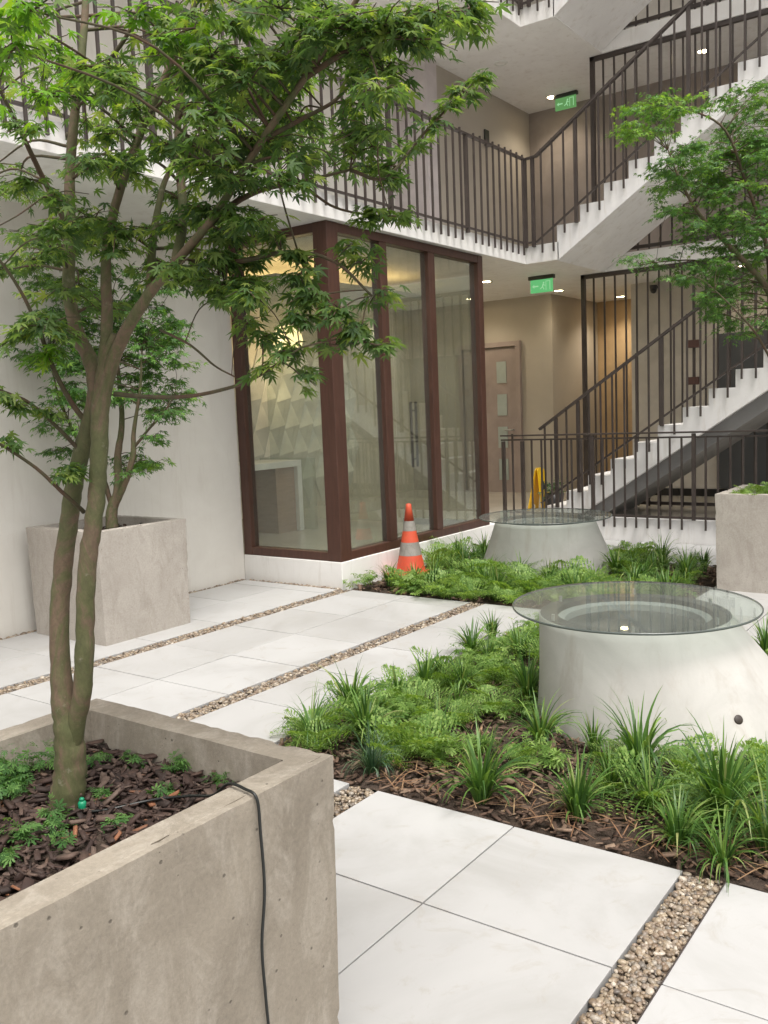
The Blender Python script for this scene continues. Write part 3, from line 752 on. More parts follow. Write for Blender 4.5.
# ================================================================== GLASS TOPPED WELLS
def well(tc, tr, bc, br, zt, zg, gr_, label, knob=None):
    r = empty('light_well', (bc[0], bc[1], 0), label, 'light well', 'round concrete wells topped with glass discs')
    def ctr(z):
        t = max(0, min(1, z/zt)); return (bc[0]+(tc[0]-bc[0])*t, bc[1]+(tc[1]-bc[1])*t)
    prof = [(br+.0, -.03)]+[(br+(tr-br)*(t**.9), zt*t) for t in np.linspace(0.02, 1, 14)]
    prof += [(tr-.006, zt+.004)]
    MB().lathe(prof, top=ctr, n=96, cap=False).build('body', 'well', r, smooth=True)
    MB().lathe([(tr-.006, zt+.004), (tr-.085, zt+.004), (tr-.09, zt-.02)], tc, 96, cap=False).build('rim', 'wellin', r, autosm=True)
    MB().lathe([(tr-.09, zt-.02), (tr-.125, zt-.03), (tr-.13, zt-.06)], tc, 96, cap=False).build('ledge', 'wellledge', r, autosm=True)
    MB().lathe([(tr-.13, zt-.06), (tr-.135, zt-.065)], tc, 96).build('grille', 'mesh', r)
    # glass disc
    d_ = MB().lathe([(gr_-.004, zg), (gr_, zg+.003), (gr_, zg+.009), (gr_-.004, zg+.012)], tc, 128)
    o = d_.build('glass_disc', 'tglass', r)
    e = MB().lathe([(gr_-.0035, zg+.0005), (gr_+.0012, zg+.003), (gr_+.0012, zg+.009), (gr_-.0035, zg+.0115)], tc, 128, cap=False).build('polished_edge', 'gedge', r, smooth=True)
    for k in range(6):
        a = k*math.pi/3+.35; x, y = tc[0]+(tr-.03)*math.cos(a), tc[1]+(tr-.03)*math.sin(a)
        MB().tube([(x, y, zt+.003), (x, y, zg-.001)], .008, 10).build('standoff', 'steel', r)
    return r
W1 = well((4.20, 1.57), .455, (4.27, 1.40), .66, .475, .510, .585, 'large near concrete well under a round glass top in the bed')
W2 = well((7.52, 3.64), .45, (7.64, 3.68), .63, .455, .485, .60, 'smaller looking far concrete well under glass before the fence')
kn = MB()
kn.lathe([(.020, 0), (.021, .004), (.016, .007), (.0, .008)], n=14)
kme = kn.mesh('drain_plug'); kv = Vector(at(738, 719, 3.72))

# ================================================================== CONE
CX0, CY0 = 6.76, 4.63
co = empty('traffic_cone', (CX0, CY0, 0), 'orange traffic cone with two worn grey bands standing by the glass room', 'traffic cone')
MB().prism([(CX0-.18, CY0-.18), (CX0+.18, CY0-.18), (CX0+.18, CY0+.18), (CX0-.18, CY0+.18)], 'z', 0.0, .03).build('base', 'orange', co, bevel=.008)
MB().lathe([(0.1385, 0.028), (0.1313, 0.057), (0.1047, 0.190)], (CX0, CY0), 32, cap=False).build('lower_body', 'orange', co, smooth=True)
MB().lathe([(0.1057, 0.190), (0.0821, 0.309)], (CX0, CY0), 32, cap=False).build('reflective_band', 'band', co, smooth=True)
MB().lathe([(0.0811, 0.309), (0.0626, 0.413)], (CX0, CY0), 32, cap=False).build('middle_body', 'orange', co, smooth=True)
MB().lathe([(0.0636, 0.413), (0.0472, 0.503)], (CX0, CY0), 32, cap=False).build('reflective_band', 'band', co, smooth=True)
MB().lathe([(0.0462, 0.503), (0.0266, 0.627), (0.0247, 0.655), (0.0123, 0.660)], (CX0, CY0), 32, cap=True).build('tip', 'orange', co, smooth=True)

# wet floor sign
wf = empty('wet_floor_sign', (10.2, 5.0, .2), 'yellow folding wet floor sign behind the ground fence', 'floor sign')
for sy, nm in ((-1, 'right_panel'), (1, 'left_panel')):
    p = MB(); t = .014
    pts = [(-.14, .0), (-.08, .0), (-.05, .07), (.05, .07), (.08, .0), (.14, .0), (.085, .50), (.05, .53), (-.05, .53), (-.085, .50)]
    n0 = len(pts); yy = lambda z: 5.0+sy*(.012+(1-z/.53)*.085)
    v = [(10.2+a, yy(z)-t/2, .203+z) for a, z in pts]+[(10.2+a, yy(z)+t/2, .203+z) for a, z in pts]
    p.add(v, [tuple(range(n0))[::-1], tuple(range(n0, 2*n0))]+[(i, (i+1) % n0, (i+1) % n0+n0, i+n0) for i in range(n0)])
    o = p.build(nm, 'yellow', wf)
    q = MB(); e_ = sy*(t/2+.002)
    T = [(-.06, .26), (.06, .26), (0, .38)]
    q.add([(10.2+a, yy(z)+e_, .203+z) for a, z in T]+[(10.2+a, yy(z)+e_+sy*.001, .203+z) for a, z in T], [(0, 1, 2), (3, 5, 4), (0, 3, 4, 1), (1, 4, 5, 2), (2, 5, 3, 0)])
    q.build('warning_mark', 'black', o)

# cable over the near planter
def crv(pts, n=10):
    P = [Vector(p) for p in pts]; P = [P[0]*2-P[1]]+P+[P[-1]*2-P[-2]]; out = []
    for i in range(1, len(P)-2):
        a, b, c, d_ = P[i-1:i+3]
        for k in range(n):
            t = k/n; out.append(.5*((2*b)+(c-a)*t+(2*a-5*b+4*c-d_)*t*t+(3*b-a-3*c+d_)*t**3))
    out.append(P[-2]); return out
y0f = NP[1]
cp = [(1.085, 1.60, .69), (1.12, 1.555, .694), (1.19, 1.50, .70), (1.22, 1.42, .715), (1.215, 1.345, .735), (1.205, 1.285, .776), (1.20, 1.235, .7785), (1.197, y0f-.006, .768), (1.199, y0f-.009, .70), (1.203, y0f-.007, .58), (1.188, y0f-.006, .47), (1.192, y0f-.004, .36), (1.20, y0f-.002, .20), (1.19, y0f-.0, .06), (1.17, y0f-.03, .006), (1.0, y0f-.2, .006), (.8, y0f-.25, .006)]
cb = MB().tube(crv(cp), .0031, 10).build('cable', 'cable', org=cp[0], smooth=True); tag(cb, 'thin black cable leaving the bark and hanging down the foreground planter', 'cable')
pgx, pgy = 1.098, 1.62
pg = empty('cable_plug', (pgx, pgy, .69), 'small green plastic plug at the foot of the near maple', 'plug')
MB().lathe([(.006, .684), (.009, .688), (.009, .702), (.006, .706)], (pgx, pgy), 14).build('body', 'greenplug', pg, smooth=True)
MB().lathe([(.005, .706), (.0055, .711), (.003, .713)], (pgx, pgy), 12).build('cap', 'greenplug', pg, smooth=True)

# ================================================================== FOLIAGE TEMPLATES
def maple_leaf(full=True):
    """palmate leaf, stalk at origin, blade out along +x, about one unit across"""
    if full: lob = [(-128, .36), (-88, .62), (-44, .90), (0, 1.0), (44, .90), (88, .62), (128, .36)]; nr = .25
    else: lob = [(-100, .5), (-48, .85), (0, 1.0), (48, .85), (100, .5)]; nr = .25
    rim = []
    for i, (a, L) in enumerate(lob):
        w = 14.5 if full else 15
        rim.append(((L*.52), a-w)); rim.append((L, a)); rim.append((L*.52, a+w))
        if i < len(lob)-1: rim.append((nr, (a+lob[i+1][0])/2))
    v = [(0, 0, 0)]
    for r, a in rim:
        x, y = r*math.cos(R_(a)), r*math.sin(R_(a)); v.append((x*.62, y*.62, -.22*r*r+.0))
    f = [(0, i, i+1) for i in range(1, len(rim))]
    return v, f
ML, MLs = maple_leaf(True), maple_leaf(False)

def leaf_frames(pos, outdir, size, droop_m=.28, droop_s=.3):
    """rotation with blade's +x along outward direction, tipped downward"""
    n = len(pos); d_ = outdir/np.maximum(np.linalg.norm(outdir, axis=1, keepdims=True), 1e-6)
    d_[:, 2] = d_[:, 2]*.3-np.abs(rng.normal(droop_m, droop_s, n)); d_ /= np.linalg.norm(d_, axis=1, keepdims=True)
    up = np.tile([0, 0, 1.], (n, 1))+rng.normal(0, .38, (n, 3))
    y = np.cross(up, d_); y /= np.maximum(np.linalg.norm(y, axis=1, keepdims=True), 1e-6); z = np.cross(d_, y)
    Rm = np.stack([d_, y, z], 2); return pack(Rm, size, pos)

def make_tree(name, base, label, branches, clusters, leafsize, mats, young, tmpl, depth_of=None, sprays=5, trunkmat='trunk', grp=None, nper=9):
    """branches: list of polylines of (point, radius); clusters: (point, radius, young?)"""
    r = empty(name, base, label, 'tree', grp)
    tb = MB(); tw = MB(); samples = []
    for pts, rads, main in branches:
        C = crv(pts, 6); k = len(C); rr = np.interp(np.linspace(0, 1, k), np.linspace(0, 1, len(rads)), rads)
        # slight wander
        C2 = [c+Vector(rng.normal(0, .035, 3))*rr[i] for i, c in enumerate(C)]
        if main:
            rr2 = [q*(1+.018*math.sin(i*1.7)+rng.normal(0, .012)) for i, q in enumerate(rr)]
            tb.tube(C2, rr2, 12)
        else: tw.tube(C2, list(rr), 7)
        for i, c in enumerate(C2): samples.append((c, rr[i]))
    SP = np.array([tuple(s[0]) for s in samples])
    LP, LD, LY = [], [], []
    for c, rad, yg in clusters:
        c = np.array(c, float)
        dd_ = np.linalg.norm(SP-c, axis=1)+np.maximum(0, SP[:, 2]-c[2])*.9
        j = int(np.argmin(dd_)); a = Vector(SP[j]); b = Vector(c)
        mid = (a+b)/2+Vector((0, 0, .10*(b-a).length))+Vector(rng.normal(0, .04, 3))*(b-a).length
        ra = min(samples[j][1]*.5, .0035+.006*rad)
        if (b-a).length > .02: tw.tube(crv([a, mid, b], 5), np.linspace(ra, .0016, 11), 5)
        main_dir = np.array((b-a)); main_dir[2] *= .3
        nm = np.linalg.norm(main_dir); main_dir = main_dir/nm if nm > 1e-6 else np.array([1, 0, 0])
        for s in range(sprays if rad > leafsize*1.25 else max(2, sprays-2)):
            ang = rng.uniform(-2.3, 2.3); ca, sa = math.cos(ang), math.sin(ang)
            d_ = np.array([main_dir[0]*ca-main_dir[1]*sa, main_dir[0]*sa+main_dir[1]*ca, rng.normal(.05, .25)])
            L = rad*rng.uniform(.5, 1.15); e = c+d_*L; e[2] -= L*.22
            m_ = (c+e)/2; m_[2] += L*.10
            tw.tube([c, m_, e], [.0015, .0012, .0007], 4, cap=False)
            for q in range(nper):
                t = (q//2+.5)/(nper/2)*1.0; t = min(t, 1.05)
                p = (1-t)**2*c+2*t*(1-t)*m_+t*t*e
                side = 1 if q % 2 else -1
                perp = np.array([-d_[1], d_[0], 0])*side
                out = d_*(.5+.6*t)+perp*rng.uniform(.5, 1.1)
                p = p+perp*leafsize*.25+rng.normal(0, leafsize*.2, 3)
                LP.append(p); LD.append(out); LY.append(yg and rng.random() < .8)
    tb.build('trunk', trunkmat, r, smooth=True); tw.build('twigs', 'twig', r, smooth=True)
    LP, LD, LY = np.array(LP), np.array(LD), np.array(LY)
    sz = leafsize*rng.uniform(.55, 1.25, len(LP))
    A = leaf_frames(LP, LD, sz)
    bulk('foliage', tmpl[0], tmpl[1], A, [mats, young], r, org=base, midx=LY.astype(int))
    return r

# ---- near maple: branch points given as (px, py, distance)
def B(pts, rads, main=True): return ([tuple(at(*p)) for p in pts], rads, main)
br = [
 B([(66, 832, 1.975), (68, 800, 1.955), (70, 765, 1.945), (69, 735, 1.94), (63, 700, 1.935), (60, 655, 1.93), (60, 600, 1.925), (65, 555, 1.92), (71, 505, 1.915), (78, 465, 1.905), (90, 420, 1.90), (97, 385, 1.895)], [.050, .037, .034, .031, .025, .021, .0205, .020, .019, .018, .017, .016]),
 B([(70, 775, 1.945), (76, 728, 1.928), (83, 685, 1.91), (85, 630, 1.90), (87, 570, 1.885), (93, 525, 1.88), (97, 490, 1.875), (99, 450, 1.87), (101, 405, 1.87), (106, 365, 1.865), (116, 335, 1.84)], [.012, .019, .020, .0195, .019, .018, .018, .018, .0185, .016, .010]),
 B([(99, 435, 1.875), (96, 398, 1.882), (91, 362, 1.895), (78, 335, 1.92), (69, 290, 1.94), (70, 230, 1.96), (70, 170, 1.97), (76, 100, 1.99), (84, 30, 2.0), (88, -60, 2.02)], [.012, .0155, .016, .015, .0138, .0125, .0112, .010, .0085, .0065]),
 B([(101, 430, 1.868), (104, 375, 1.862), (107, 320, 1.86), (106, 260, 1.85), (113, 215, 1.84), (128, 165, 1.82), (148, 115, 1.80), (168, 70, 1.78), (190, 20, 1.75), (205, -40, 1.72)], [.012, .014, .012, .0105, .0095, .0088, .0078, .007, .006, .005]),
 B([(101, 425, 1.872), (108, 378, 1.865), (124, 335, 1.82), (148, 296, 1.76), (176, 262, 1.70), (214, 216, 1.64), (262, 140, 1.58), (305, 78, 1.54), (336, 34, 1.50), (362, -10, 1.46), (385, -60, 1.42)], [.012, .0145, .0128, .0105, .0088, .0075, .0064, .0056, .005, .0042, .003]),
 B([(176, 262, 1.70), (183, 215, 1.76), (178, 150, 1.82), (180, 90, 1.87), (188, 20, 1.9)], [.010, .009, .008, .006, .005]),
 B([(150, 294, 1.77), (153, 240, 1.80), (162, 190, 1.83), (172, 165, 1.85), (190, 110, 1.9)], [.009, .008, .006, .005, .003]),
 B([(200, 232, 1.66), (232, 205, 1.66), (262, 190, 1.68), (300, 182, 1.72), (350, 170, 1.76)], [.007, .006, .005, .004, .0025], False),
 B([(350, 170, 1.70), (385, 178, 1.72), (418, 140, 1.74), (446, 110, 1.76), (474, 82, 1.78)], [.004, .0032, .0028, .0022, .0014], False),
 B([(300, 182, 1.72), (330, 205, 1.70), (362, 214, 1.68), (396, 216, 1.66)], [.003, .0025, .002, .0014], False),
 B([(115, 394, 1.86), (150, 397, 1.80), (190, 396, 1.74), (232, 387, 1.68), (262, 374, 1.62), (300, 348, 1.57)], [.0055, .0045, .004, .0034, .003, .002], False),
 B([(160, 330, 1.80), (190, 345, 1.74), (215, 366, 1.70), (235, 377, 1.66)], [.003, .0025, .002, .0015], False),
 B([(190, 262, 1.70), (235, 262, 1.66), (290, 252, 1.62), (335, 262, 1.6), (372, 296, 1.58)], [.006, .005, .004, .003, .002], False),
 B([(88, 425, 1.90), (70, 400, 1.88), (52, 365, 1.85), (36, 322, 1.82), (14, 280, 1.78), (-20, 235, 1.72)], [.0065, .0058, .005, .0042, .0034, .0024], False),
 B([(84, 455, 1.90), (55, 425, 1.86), (28, 402, 1.82), (0, 390, 1.78), (-30, 372, 1.74)], [.005, .004, .0035, .003, .002], False),
 B([(84, 512, 1.90), (60, 490, 1.84), (36, 468, 1.80), (0, 444, 1.74), (-30, 430, 1.7)], [.005, .0042, .0035, .003, .002], False),
 B([(262, 140, 1.58), (300, 120, 1.6), (345, 90, 1.64), (372, 20, 1.68)], [.005, .004, .003, .002], False),
 B([(305, 78, 1.54), (350, 50, 1.5), (410, 28, 1.48), (470, 8, 1.46)], [.0055, .0045, .0035, .002], False),
 B([(70, 230, 1.96), (44, 180, 1.92), (20, 130, 1.85), (-5, 80, 1.78)], [.008, .006, .005, .003], False),
 B([(76, 100, 1.99), (110, 60, 1.95), (135, 20, 1.9), (150, -30, 1.9)], [.007, .005, .004, .003], False),
]
cl = []
def blob(cx, cy, rx, ry, n, d0, d1, rad=.085, yg=0.0):
    for _ in range(n):
        a = rng.uniform(0, 2*np.pi); q = math.sqrt(rng.random())
        cl.append((at(cx+rx*q*math.cos(a), cy+ry*q*math.sin(a), rng.uniform(d0, d1)), rad*rng.uniform(.8, 1.2), rng.random() < yg))
blob(40, 70, 70, 70, 13, 1.6, 2.3, .08, .45)
blob(30, 40, 50, 30, 3, 1.3, 1.6, .07, .95)
blob(40, 190, 70, 70, 13, 1.6, 2.3, .08, .08)
blob(140, 60, 60, 60, 14, 1.5, 2.2, .08, .12)
blob(150, 160, 60, 60, 10, 1.6, 2.1, .08, .05)
blob(230, 50, 75, 65, 20, 1.45, 2.1, .085, .03)
blob(250, 120, 85, 65, 16, 1.45, 2.0, .085)
blob(325, 75, 60, 60, 11, 1.4, 1.8, .08)
blob(310, 150, 60, 40, 9, 1.5, 1.85, .075)
blob(350, 125, 30, 30, 3, 1.5, 1.8, .07)
blob(395, 25, 50, 18, 6, 1.4, 1.6, .07)
blob(310, 25, 65, 35, 9, 1.45, 1.8, .075)
blob(450, 20, 28, 14, 3, 1.4, 1.55, .055)
blob(250, 200, 45, 22, 4, 1.55, 1.8, .065)
blob(160, 235, 80, 45, 11, 1.6, 2.0, .08, .02)
blob(90, 270, 85, 40, 9, 1.6, 2.1, .08)
blob(195, 290, 40, 26, 5, 1.55, 1.9, .07)
blob(20, 300, 40, 35, 4, 1.6, 1.95, .07)
blob(235, 300, 30, 18, 3, 1.55, 1.7, .06)
for px, py, dp, rd in [(292, 258, 1.62, .05), (300, 275, 1.6, .05), (280, 240, 1.62, .045), (318, 295, 1.58, .055), (340, 310, 1.57, .055), (362, 325, 1.56, .05), (378, 345, 1.56, .035), (300, 318, 1.58, .05),
                       (262, 338, 1.64, .045), (270, 368, 1.62, .04), (292, 350, 1.58, .045), (350, 245, 1.6, .045), (362, 262, 1.6, .04), (245, 325, 1.64, .045), (375, 295, 1.58, .04), (225, 285, 1.66, .05),
                       (300, 375, 1.6, .03), (335, 345, 1.58, .045), (250, 258, 1.66, .045), (215, 255, 1.66, .05)]:
    cl.append((at(px, py, dp), rd, False))
for px, py, dp, rd in [(396, 166, 1.73, .035), (415, 145, 1.74, .035), (432, 125, 1.75, .035), (448, 108, 1.76, .035), (466, 92, 1.77, .035), (480, 80, 1.78, .03), (388, 180, 1.72, .022), (400, 216, 1.66, .028), (380, 214, 1.67, .028), (365, 218, 1.67, .02)]:
    cl.append((at(px, py, dp), rd, False))
for px, py, dp, rd in [(10, 445, 1.76, .03), (18, 405, 1.80, .028), (55, 475, 1.82, .04), (70, 470, 1.84, .03), (4, 395, 1.78, .03), (50, 355, 1.84, .05), (48, 415, 1.84, .028)]:
    cl.append((at(px, py, dp), rd, rng.random() < .2))
tb = tuple(at(68, 805, 1.955)); base = (tb[0], tb[1], .69)
make_tree('maple_tree', base, 'tall near maple with twin mossy stems in the foreground planter', br, cl, .0375, 'leaf', 'leaf_young', ML, grp='potted maple trees', sprays=5, nper=10)

# ---- small maple behind
D = 6.45
def B2(pts, rads, main=True): return ([tuple(at(px, py, D+dd)) for px, py, dd in pts], rads, main)
br = [B2([(112, 530, 0), (112, 510, 0), (118, 490, 0), (118, 455, .05), (122, 420, .1), (118, 370, .12), (112, 320, .1)], [.045, .04, .032, .026, .02, .014, .008]),
      B2([(113, 508, 0), (126, 480, -.05), (133, 455, -.1), (134, 430, -.12), (140, 390, -.2), (142, 350, -.2)], [.028, .024, .02, .015, .01, .006]),
      B2([(132, 450, -.1), (148, 430, -.15), (162, 415, -.2), (175, 395, -.2)], [.012, .009, .007, .004], False),
      B2([(112, 506, 0), (100, 470, 0), (78, 440, .05), (60, 400, .1), (50, 360, .1)], [.02, .016, .012, .009, .005], False)]
cl = []
for cx_, cy_, rx, ry, n in [(60, 345, 40, 34, 26), (115, 335, 60, 40, 36), (150, 395, 38, 24, 30), (75, 300, 45, 30, 20), (62, 425, 20, 10, 6), (70, 395, 28, 14, 10), (134, 462, 24, 9, 9), (150, 440, 14, 6, 2), (165, 345, 30, 30, 18), (66, 452, 14, 8, 3), (130, 290, 60, 40, 18)]:
    for _ in range(n):
        a = rng.uniform(0, 6.28); q = math.sqrt(rng.random())
        cl.append((at(cx_+rx*q*math.cos(a), cy_+ry*q*math.sin(a), D+rng.uniform(-.35, .35)), .15*rng.uniform(.8, 1.2), rng.random() < .12))
make_tree('maple_tree', (4.2, 5.45, .70), 'small bushy maple in the pale planter against the white wall', br, cl, .066, 'leaf_b', 'leaf_r', MLs, grp='potted maple trees', sprays=5, nper=8)

# ---- right maple
D = 7.0
br = [B2([(786, 510, 0), (787, 470, 0), (784, 430, 0), (782, 380, 0), (778, 330, 0), (768, 290, 0), (735, 252, -.05), (700, 215, -.1), (680, 180, -.15), (668, 150, -.2)], [.05, .046, .042, .038, .034, .026, .02, .014, .009, .005]),
      B2([(780, 350, 0), (800, 280, .1), (805, 200, .1), (800, 120, .1), (805, 60, .1)], [.03, .024, .018, .012, .006]),
      B2([(772, 300, 0), (765, 240, -.2), (745, 180, -.3), (725, 130, -.4), (690, 110, -.4), (655, 105, -.4)], [.02, .016, .012, .009, .006, .003], False),
      B2([(735, 252, 0), (715, 262, 0), (690, 260, 0), (660, 262, 0), (640, 265, 0)], [.01, .008, .006, .004, .003], False),
      B2([(784, 340, 0), (840, 260, .2), (880, 190, .3), (900, 140, .3)], [.028, .02, .014, .006]),
      B2([(790, 400, 0), (760, 340, -.3), (735, 310, -.5), (715, 290, -.5)], [.012, .009, .006, .003], False)]
cl = []
for cx_, cy_, rx, ry, n, yg in [(735, 165, 62, 38, 60, .25), (755, 120, 50, 40, 36, .5), (625, 130, 16, 8, 5, .9), (640, 106, 18, 8, 5, .9), (664, 95, 10, 8, 3, .9), (660, 110, 32, 14, 12, .8), (662, 132, 30, 8, 5, .8), (680, 100, 14, 12, 3, .8), (695, 165, 36, 26, 26, .3), (685, 200, 30, 20, 8, .05), (735, 230, 42, 32, 36, .05), (705, 272, 40, 14, 20, 0), (650, 262, 26, 8, 5, .05), (738, 300, 36, 22, 26, 0), (665, 190, 14, 12, 3, 0), (690, 235, 16, 12, 4, 0), (745, 325, 30, 12, 8, .1), (820, 200, 70, 110, 60, .2), (790, 260, 50, 60, 18, .1), (760, 200, 40, 50, 16, .1)]:
    for _ in range(n):
        a = rng.uniform(0, 6.28); q = math.sqrt(rng.random())
        cl.append((at(cx_+rx*q*math.cos(a), cy_+ry*q*math.sin(a), D+rng.uniform(-.5, .5)), .15*rng.uniform(.8, 1.2), rng.random() < yg))
make_tree('maple_tree', (7.58, 1.6, .70), 'light green maple at the right edge in front of the stairs', br, cl, .055, 'leaf_b', 'leaf_r', MLs, grp='potted maple trees', sprays=5, nper=9)

# ================================================================== GROUND PLANTS
def frond_template(L=1.0, pairs=9):
    v, f = [], []
    for i in range(pairs):
        t = (i+.6)/pairs; x = L*t; z = .34*t-.62*t*t
        pl_ = .42*L*(math.sin(math.pi*min(1, t*.86+.14))**.8)
        for s in (-1, 1):
            m = 4
            for k in range(m):
                u = (k+.7)/m; bx, by = x+pl_*u*.35, s*pl_*u; bz = z-.12*u*u*L
                lw = .052*L*(1.15-u*.6)
                for q in (-1, 1):
                    n0 = len(v); ex, ey = bx+q*lw*1.25+.015, by+s*lw*.8
                    v += [(bx, by, bz), (bx+q*lw*.5, by-s*lw*.45, bz+.004), (ex, ey, bz-.008), (bx+q*lw*.1, by+s*lw*.85, bz+.004)]
                    f += [(n0, n0+1, n0+2, n0+3)]
    # midrib
    for i in range(6):
        t0, t1 = i/6, (i+1)/6; n0 = len(v)
        v += [(L*t0, -.006, .34*t0-.62*t0*t0), (L*t0, .006, .34*t0-.62*t0*t0), (L*t1, .004, .34*t1-.62*t1*t1), (L*t1, -.004, .34*t1-.62*t1*t1)]
        f += [(n0, n0+1, n0+2, n0+3)]
    return v, f
FT = frond_template()
def ferns(name, pts, size, label, nf=8, mat='fern', parent=None):
    P, Rm, sc = [], [], []
    for (x, y, z), s in pts:
        for k in range(nf):
            P.append((x+random.uniform(-.015, .015), y+random.uniform(-.015, .015), z)); yaw = 2*math.pi*k/nf+random.uniform(-.35, .35); pit = random.uniform(-1.15, -.2)
            cy_, sy_, cp_, sp_ = math.cos(yaw), math.sin(yaw), math.cos(pit), math.sin(pit)
            Rz = np.array([[cy_, -sy_, 0], [sy_, cy_, 0], [0, 0, 1]]); Ry = np.array([[cp_, 0, sp_], [0, 1, 0], [-sp_, 0, cp_]])
            Rm.append(Rz@Ry); sc.append(size*s*random.uniform(.65, 1.15))
    o = bulk(name, FT[0], FT[1], pack(np.array(Rm), np.array(sc), np.array(P)), mat, org=pts[0][0])
    return tag(o, label, 'ferns', kind='stuff')

def tuft_mesh(seed, n, L, wid, mat, upright=.5, straw=0):
    rs = np.random.default_rng(seed); v, f = [], []; k = 7
    for b in range(n):
        a = rs.uniform(0, 2*np.pi); lean = rs.uniform(.05, 1.0)*(1-upright)*1.9+.05; ln = L*rs.uniform(.55, 1.1)
        r0 = rs.uniform(0, .028); bx, by = r0*math.cos(a), r0*math.sin(a); a += rs.normal(0, .35)
        dx, dy = math.cos(a), math.sin(a); px, py = -dy, dx; w_ = wid*rs.uniform(.6, 1.2); x, z, th = 0, 0, lean*.35
        n0 = len(v); st = ln/k; tw_ = rs.normal(0, .4)
        for i in range(k+1):
            u = i/k; ww = w_*(1-u**2.2)*(.6+.8*min(1, u*3)) if i < k else .0002
            v += [(bx+dx*x+px*ww/2, by+dy*x+py*ww/2, z+ww*.15), (bx+dx*x-px*ww/2, by+dy*x-py*ww/2, z-ww*.15*0)]
            x += math.sin(th)*st; z += math.cos(th)*st; th += lean*(.18+.34*u)*1.25
            if z < .004: z = .004; th = min(th, math.pi/2)
        f += [(n0+2*i, n0+2*i+1, n0+2*i+3, n0+2*i+2) for i in range(k)]
    me = bpy.data.meshes.new('grass_tuft'); me.from_pydata(v, [], f); me.materials.append(M[mat]); return me
TM = {'bright': [tuft_mesh(i, 85, .29, .0095, 'blade', .46) for i in range(5)],
      'dark': [tuft_mesh(10+i, 110, .22, .0045, 'blade_dark', .35) for i in range(3)],
      'arch': [tuft_mesh(20+i, 75, .32, .0070, 'blade', .22) for i in range(4)],
      'upright': [tuft_mesh(30+i, 50, .27, .012, 'blade', .70) for i in range(3)]}
KIND = {'bright': 'bright green strappy grass tuft', 'dark': 'dark bluish mondo grass tuft', 'arch': 'thin arching grass tuft', 'upright': 'stiff upright broad bladed tuft'}
ORD = ['first', 'second', 'third', 'fourth', 'fifth', 'sixth', 'seventh', 'eighth', 'ninth', 'tenth', 'eleventh', 'twelfth', 'thirteenth', 'fourteenth', 'fifteenth', 'sixteenth']
tufts = []
def gpt(px, py):
    d_ = CAMR@np.array([(px-CX)/F, (py-CY)/F, 1]); t = -H/d_[2]; return d_[0]*t, d_[1]*t
near = [(372, 773, 'dark', 1.0), (366, 742, 'bright', 1.0), (312, 742, 'arch', .8), (352, 714, 'bright', .85), (425, 692, 'upright', .9), (482, 800, 'bright', 1.12), (472, 655, 'bright', .8), (492, 640, 'upright', .7),
        (578, 818, 'upright', .85), (575, 815, 'bright', .55), (640, 775, 'bright', .95), (678, 845, 'bright', .85), (722, 822, 'upright', 1.0), (728, 826, 'arch', 1.05), (722, 868, 'arch', .7), (540, 745, 'bright', .9), (528, 700, 'bright', .9), (462, 690, 'bright', .7), (768, 850, 'arch', 1.0),
        (610, 790, 'arch', .8), (520, 660, 'bright', .8), (440, 735, 'arch', .6), (650, 810, 'arch', .8), (765, 655, 'bright', .7)]
for px, py, kd, s in near:
    x, y = gpt(px, py); tufts.append([max(x, 2.84), y, kd, s*1.12, 0])
def okp(x, y, bed, mind):
    if bed == 0 and math.hypot(x-4.27, y-1.40) < .72: return False
    if bed == 1 and (math.hypot(x-7.64, y-3.68) < .70 or math.hypot(x-CX0+.1, y-CY0+.08) < .30): return False
    return all(math.hypot(x-t[0], y-t[1]) > mind for t in tufts)
cnt = 0
for _ in range(3000):
    x, y = random.uniform(3.2, 5.35), random.uniform(-.3, 2.72)
    if okp(x, y, 0, .24): tufts.append([x, y, random.choice(['bright', 'bright', 'arch', 'upright', 'dark']), random.uniform(.55, .85), 0]); cnt += 1
    if cnt > 38: break
cnt = 0
for _ in range(4000):
    x, y = random.uniform(6.05, 8.15), random.uniform(2.15, 4.72)
    if okp(x, y, 1, .24): tufts.append([x, y, random.choice(['bright', 'bright', 'arch', 'upright']), random.uniform(.7, 1.1), 1]); cnt += 1
    if cnt > 44: break
ROWN0 = ['paving edge row', 'second row', 'third row', 'fourth row', 'fifth row', 'back row']
ROWN1 = ['front row', 'second row', 'middle row', 'fourth row', 'back row']
rowsd = {}
for t in tufts:
    if t[4] == 0: k = (0, min(5, int((t[0]-2.765)/.45)))
    else: k = (1, min(4, int((t[0]-5.97)/.46)))
    rowsd.setdefault(k, []).append(t)
for (bed, rw), ts in rowsd.items():
    ts.sort(key=lambda t: -t[1]/t[0])
    for i, (x, y, kd, s, _) in enumerate(ts):
        me = random.choice(TM[kd]); o = bpy.data.objects.new('grass_tuft', me); COL.objects.link(o)
        o.location = (x, y, -.006); o.rotation_euler = (0, 0, random.uniform(0, 6.28)); s *= 1.04*random.uniform(.85, 1.15); o.scale = (s, s, s*random.uniform(.9, 1.1))
        tag(o, '%s, %s from left, %s of %s' % (KIND[kd], ORD[min(i, 15)], (ROWN0, ROWN1)[bed][rw], ('near bed', 'far bed')[bed]), 'grass tuft', 'grass tufts in the planting beds')
